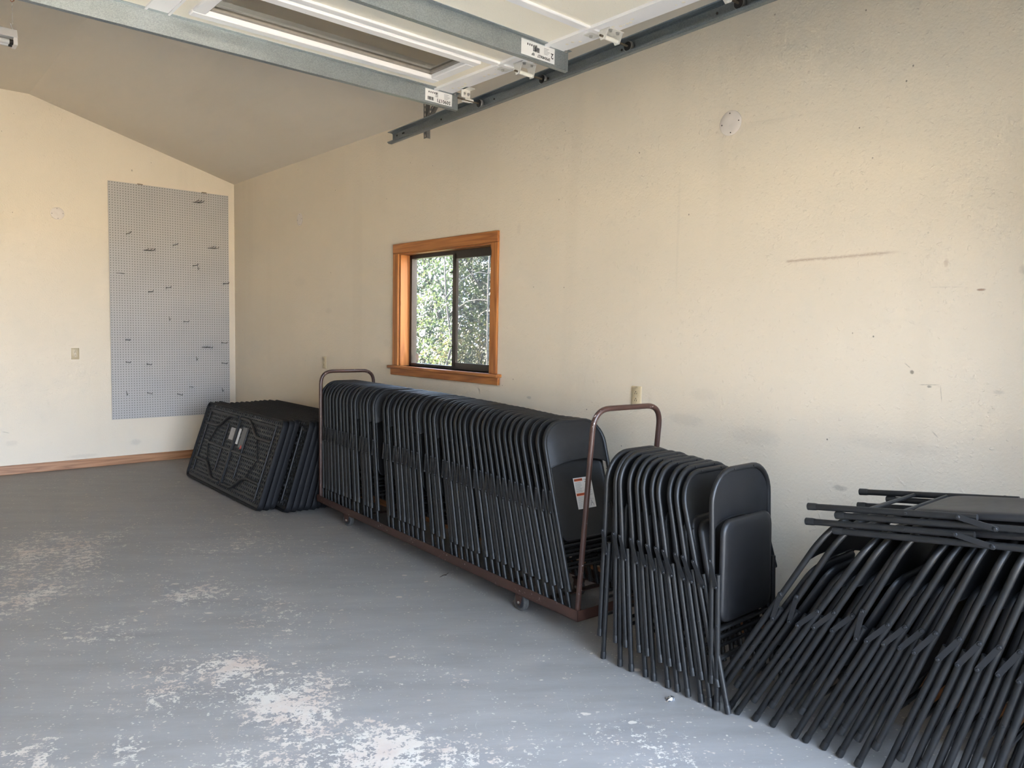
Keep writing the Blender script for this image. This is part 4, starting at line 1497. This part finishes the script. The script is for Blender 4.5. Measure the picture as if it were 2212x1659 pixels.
o_.location = (2.57, 3.56, 0)
tag(o_, 'small dark twig on the floor beside the cart', 'litter')

# ------------------------------------------------------------------ trees outside the window
def foliage(n, cx, cy, cz, rx, ry, rz, size, seed, droop=.5):
    rg_ = np.random.default_rng(seed)
    mb = MB()
    # leaves sit in sprays around random twig tips
    nt = max(1, n // 14)
    for _ in range(nt):
        while True:
            q = rg_.uniform(-1, 1, 3)
            if .25 < np.dot(q, q) < 1:
                break
        c0 = Vector((cx + q[0] * rx, cy + q[1] * ry, cz + q[2] * rz))
        dr = Vector((q[0] + rg_.normal() * .5, q[1] + rg_.normal() * .5, -droop + rg_.normal() * .4)).normalized()
        for j_ in range(14):
            p0 = c0 + dr * (j_ * size * .42) + Vector(rg_.normal(0, size * .25, 3))
            d = (dr + Vector(rg_.normal(0, .6, 3))).normalized()
            s_ = d.cross(Vector(rg_.normal(0, 1, 3))).normalized()
            L_, w_ = size * rg_.uniform(.7, 1.3), size * rg_.uniform(.22, .38)
            mid = p0 + d * L_ * .5
            mb.add([p0, mid + s_ * w_, p0 + d * L_, mid - s_ * w_], [(0, 1, 2, 3)])
    return mb

def tree(name, x_, y_, h_, rx, ry, rz, cz, n, size, mat, label, cat, group, seed, trunk_r=.07, bark='bark'):
    e = empty(name, (x_, y_, -.13))
    tag(e, label, cat, group)
    rg_ = random.Random(seed)
    tr_ = MB()
    pts = [(0, 0, 0)]
    for q in range(1, 6):
        pts.append((rg_.uniform(-.12, .12) * q * .6, rg_.uniform(-.12, .12) * q * .6, h_ * q / 5))
    tr_.tube(pts, [trunk_r * (1 - .16 * q) for q in range(6)], 8)
    for q in range(7):
        b0 = Vector(pts[1 + q % 4])
        a = rg_.uniform(0, 2 * PI)
        b1 = b0 + Vector((math.cos(a) * rx * .8, math.sin(a) * ry * .8, rg_.uniform(.1, .8)))
        tr_.tube([b0, (b0 + b1) / 2 + Vector((0, 0, .12)), b1], [trunk_r * .4, trunk_r * .28, trunk_r * .1], 6)
    tr_.build('trunk', M[bark], e)
    foliage(n, 0, 0, cz, rx, ry, rz, size, seed).build('foliage', M[mat], e, smooth=False, fix=False)
    return e

G = 'trees and shrubs outside the window'
tree('young_tree', 6.5, 8.95, 3.4, .50, .50, 1.3, 2.0, 2850, 0.046, 'leaf_a', 'yellow-green young tree outside, at the left of the window', 'tree', G, 1, .025)
tree('shrub', 7.3, 9.35, 1.3, .75, .75, .75, 1.05, 3610, 0.043, 'leaf_d', 'ochre tinged shrub low outside the left window pane', 'shrub', G, 2, .014)
tree('broadleaf_tree', 9.2, 11.4, 3.5, 1.1, 1.1, 1.5, 2.2, 6460, 0.059, 'leaf_b', 'mid green broadleaf tree behind the left window pane', 'tree', G, 3, .05)
tree('shrub', 7.6, 7.6, 1.5, .8, .8, .9, 1.1, 4180, 0.040, 'leaf_b', 'green shrub low outside the right window pane', 'shrub', G, 4, .014)
tree('broadleaf_tree', 9.6, 9.0, 3.6, 1.1, 1.1, 1.5, 2.1, 6840, 0.059, 'leaf_c', 'deep green tree behind the screened right window pane', 'tree', G, 5, .06)
tree('broadleaf_tree', 11.0, 15.4, 4.5, 1.9, 1.9, 2.3, 2.2, 11400, 0.093, 'leaf_c', 'shadowed tree far outside the left window pane', 'tree', G, 6, .10)
tree('broadleaf_tree', 13.4, 13.0, 4.5, 1.9, 1.9, 2.3, 2.2, 11400, 0.093, 'leaf_c', 'shadowed tree far outside the middle of the window', 'tree', G, 7, .10)
tree('broadleaf_tree', 14.4, 9.6, 4.5, 1.9, 1.9, 2.3, 2.2, 11400, 0.093, 'leaf_b', 'shadowed tree far outside the right window pane', 'tree', G, 8, .10)
tree('broadleaf_tree', 8.0, 14.2, 4.5, 1.3, 1.3, 2.1, 2.2, 8550, 0.074, 'leaf_b', 'tree far outside by the left jamb of the window', 'tree', G, 9, .08)
tree('broadleaf_tree', 17.5, 16.5, 6.0, 3.2, 3.2, 3.2, 2.8, 13300, 0.149, 'leaf_c', 'large dark tree deepest in the wood beyond the window', 'tree', G, 10, .14)
tree('broadleaf_tree', 13.5, 19.5, 6.0, 3.0, 3.0, 3.2, 2.8, 13300, 0.149, 'leaf_b', 'large green tree deep in the wood, left side of the window', 'tree', G, 12, .14)
# bare pale branch hanging close to the glass
bt = empty('bare_sapling', (6.3, 7.75, -.13))
tag(bt, 'bare pale-branched sapling close outside the window, right of its middle bar', 'tree', G)
rg = random.Random(21)
tr_ = MB()
tr_.tube([(0, 0, 0), (.05, .03, 1.2), (.02, .0, 2.2), (.1, .05, 3.2)], [.014, .012, .010, .007], 8)
tr_.build('trunk', M['pale_bark'], bt)
for q in range(14):
    z0_ = rg.uniform(1.6, 3.1)
    a = rg.uniform(0, 2 * PI)
    L_ = rg.uniform(.5, 1.1)
    p0 = Vector((.04, .02, z0_))
    pts = [p0]
    d = Vector((math.cos(a), math.sin(a), .4))
    for s in range(5):
        d = (d + Vector((rg.uniform(-.3, .3), rg.uniform(-.3, .3), -.32))).normalized()
        pts.append(pts[-1] + d * L_ / 5)
    MB().tube(pts, [.008, .007, .006, .005, .004, .003], 6).build('branch', M['pale_bark'], bt)
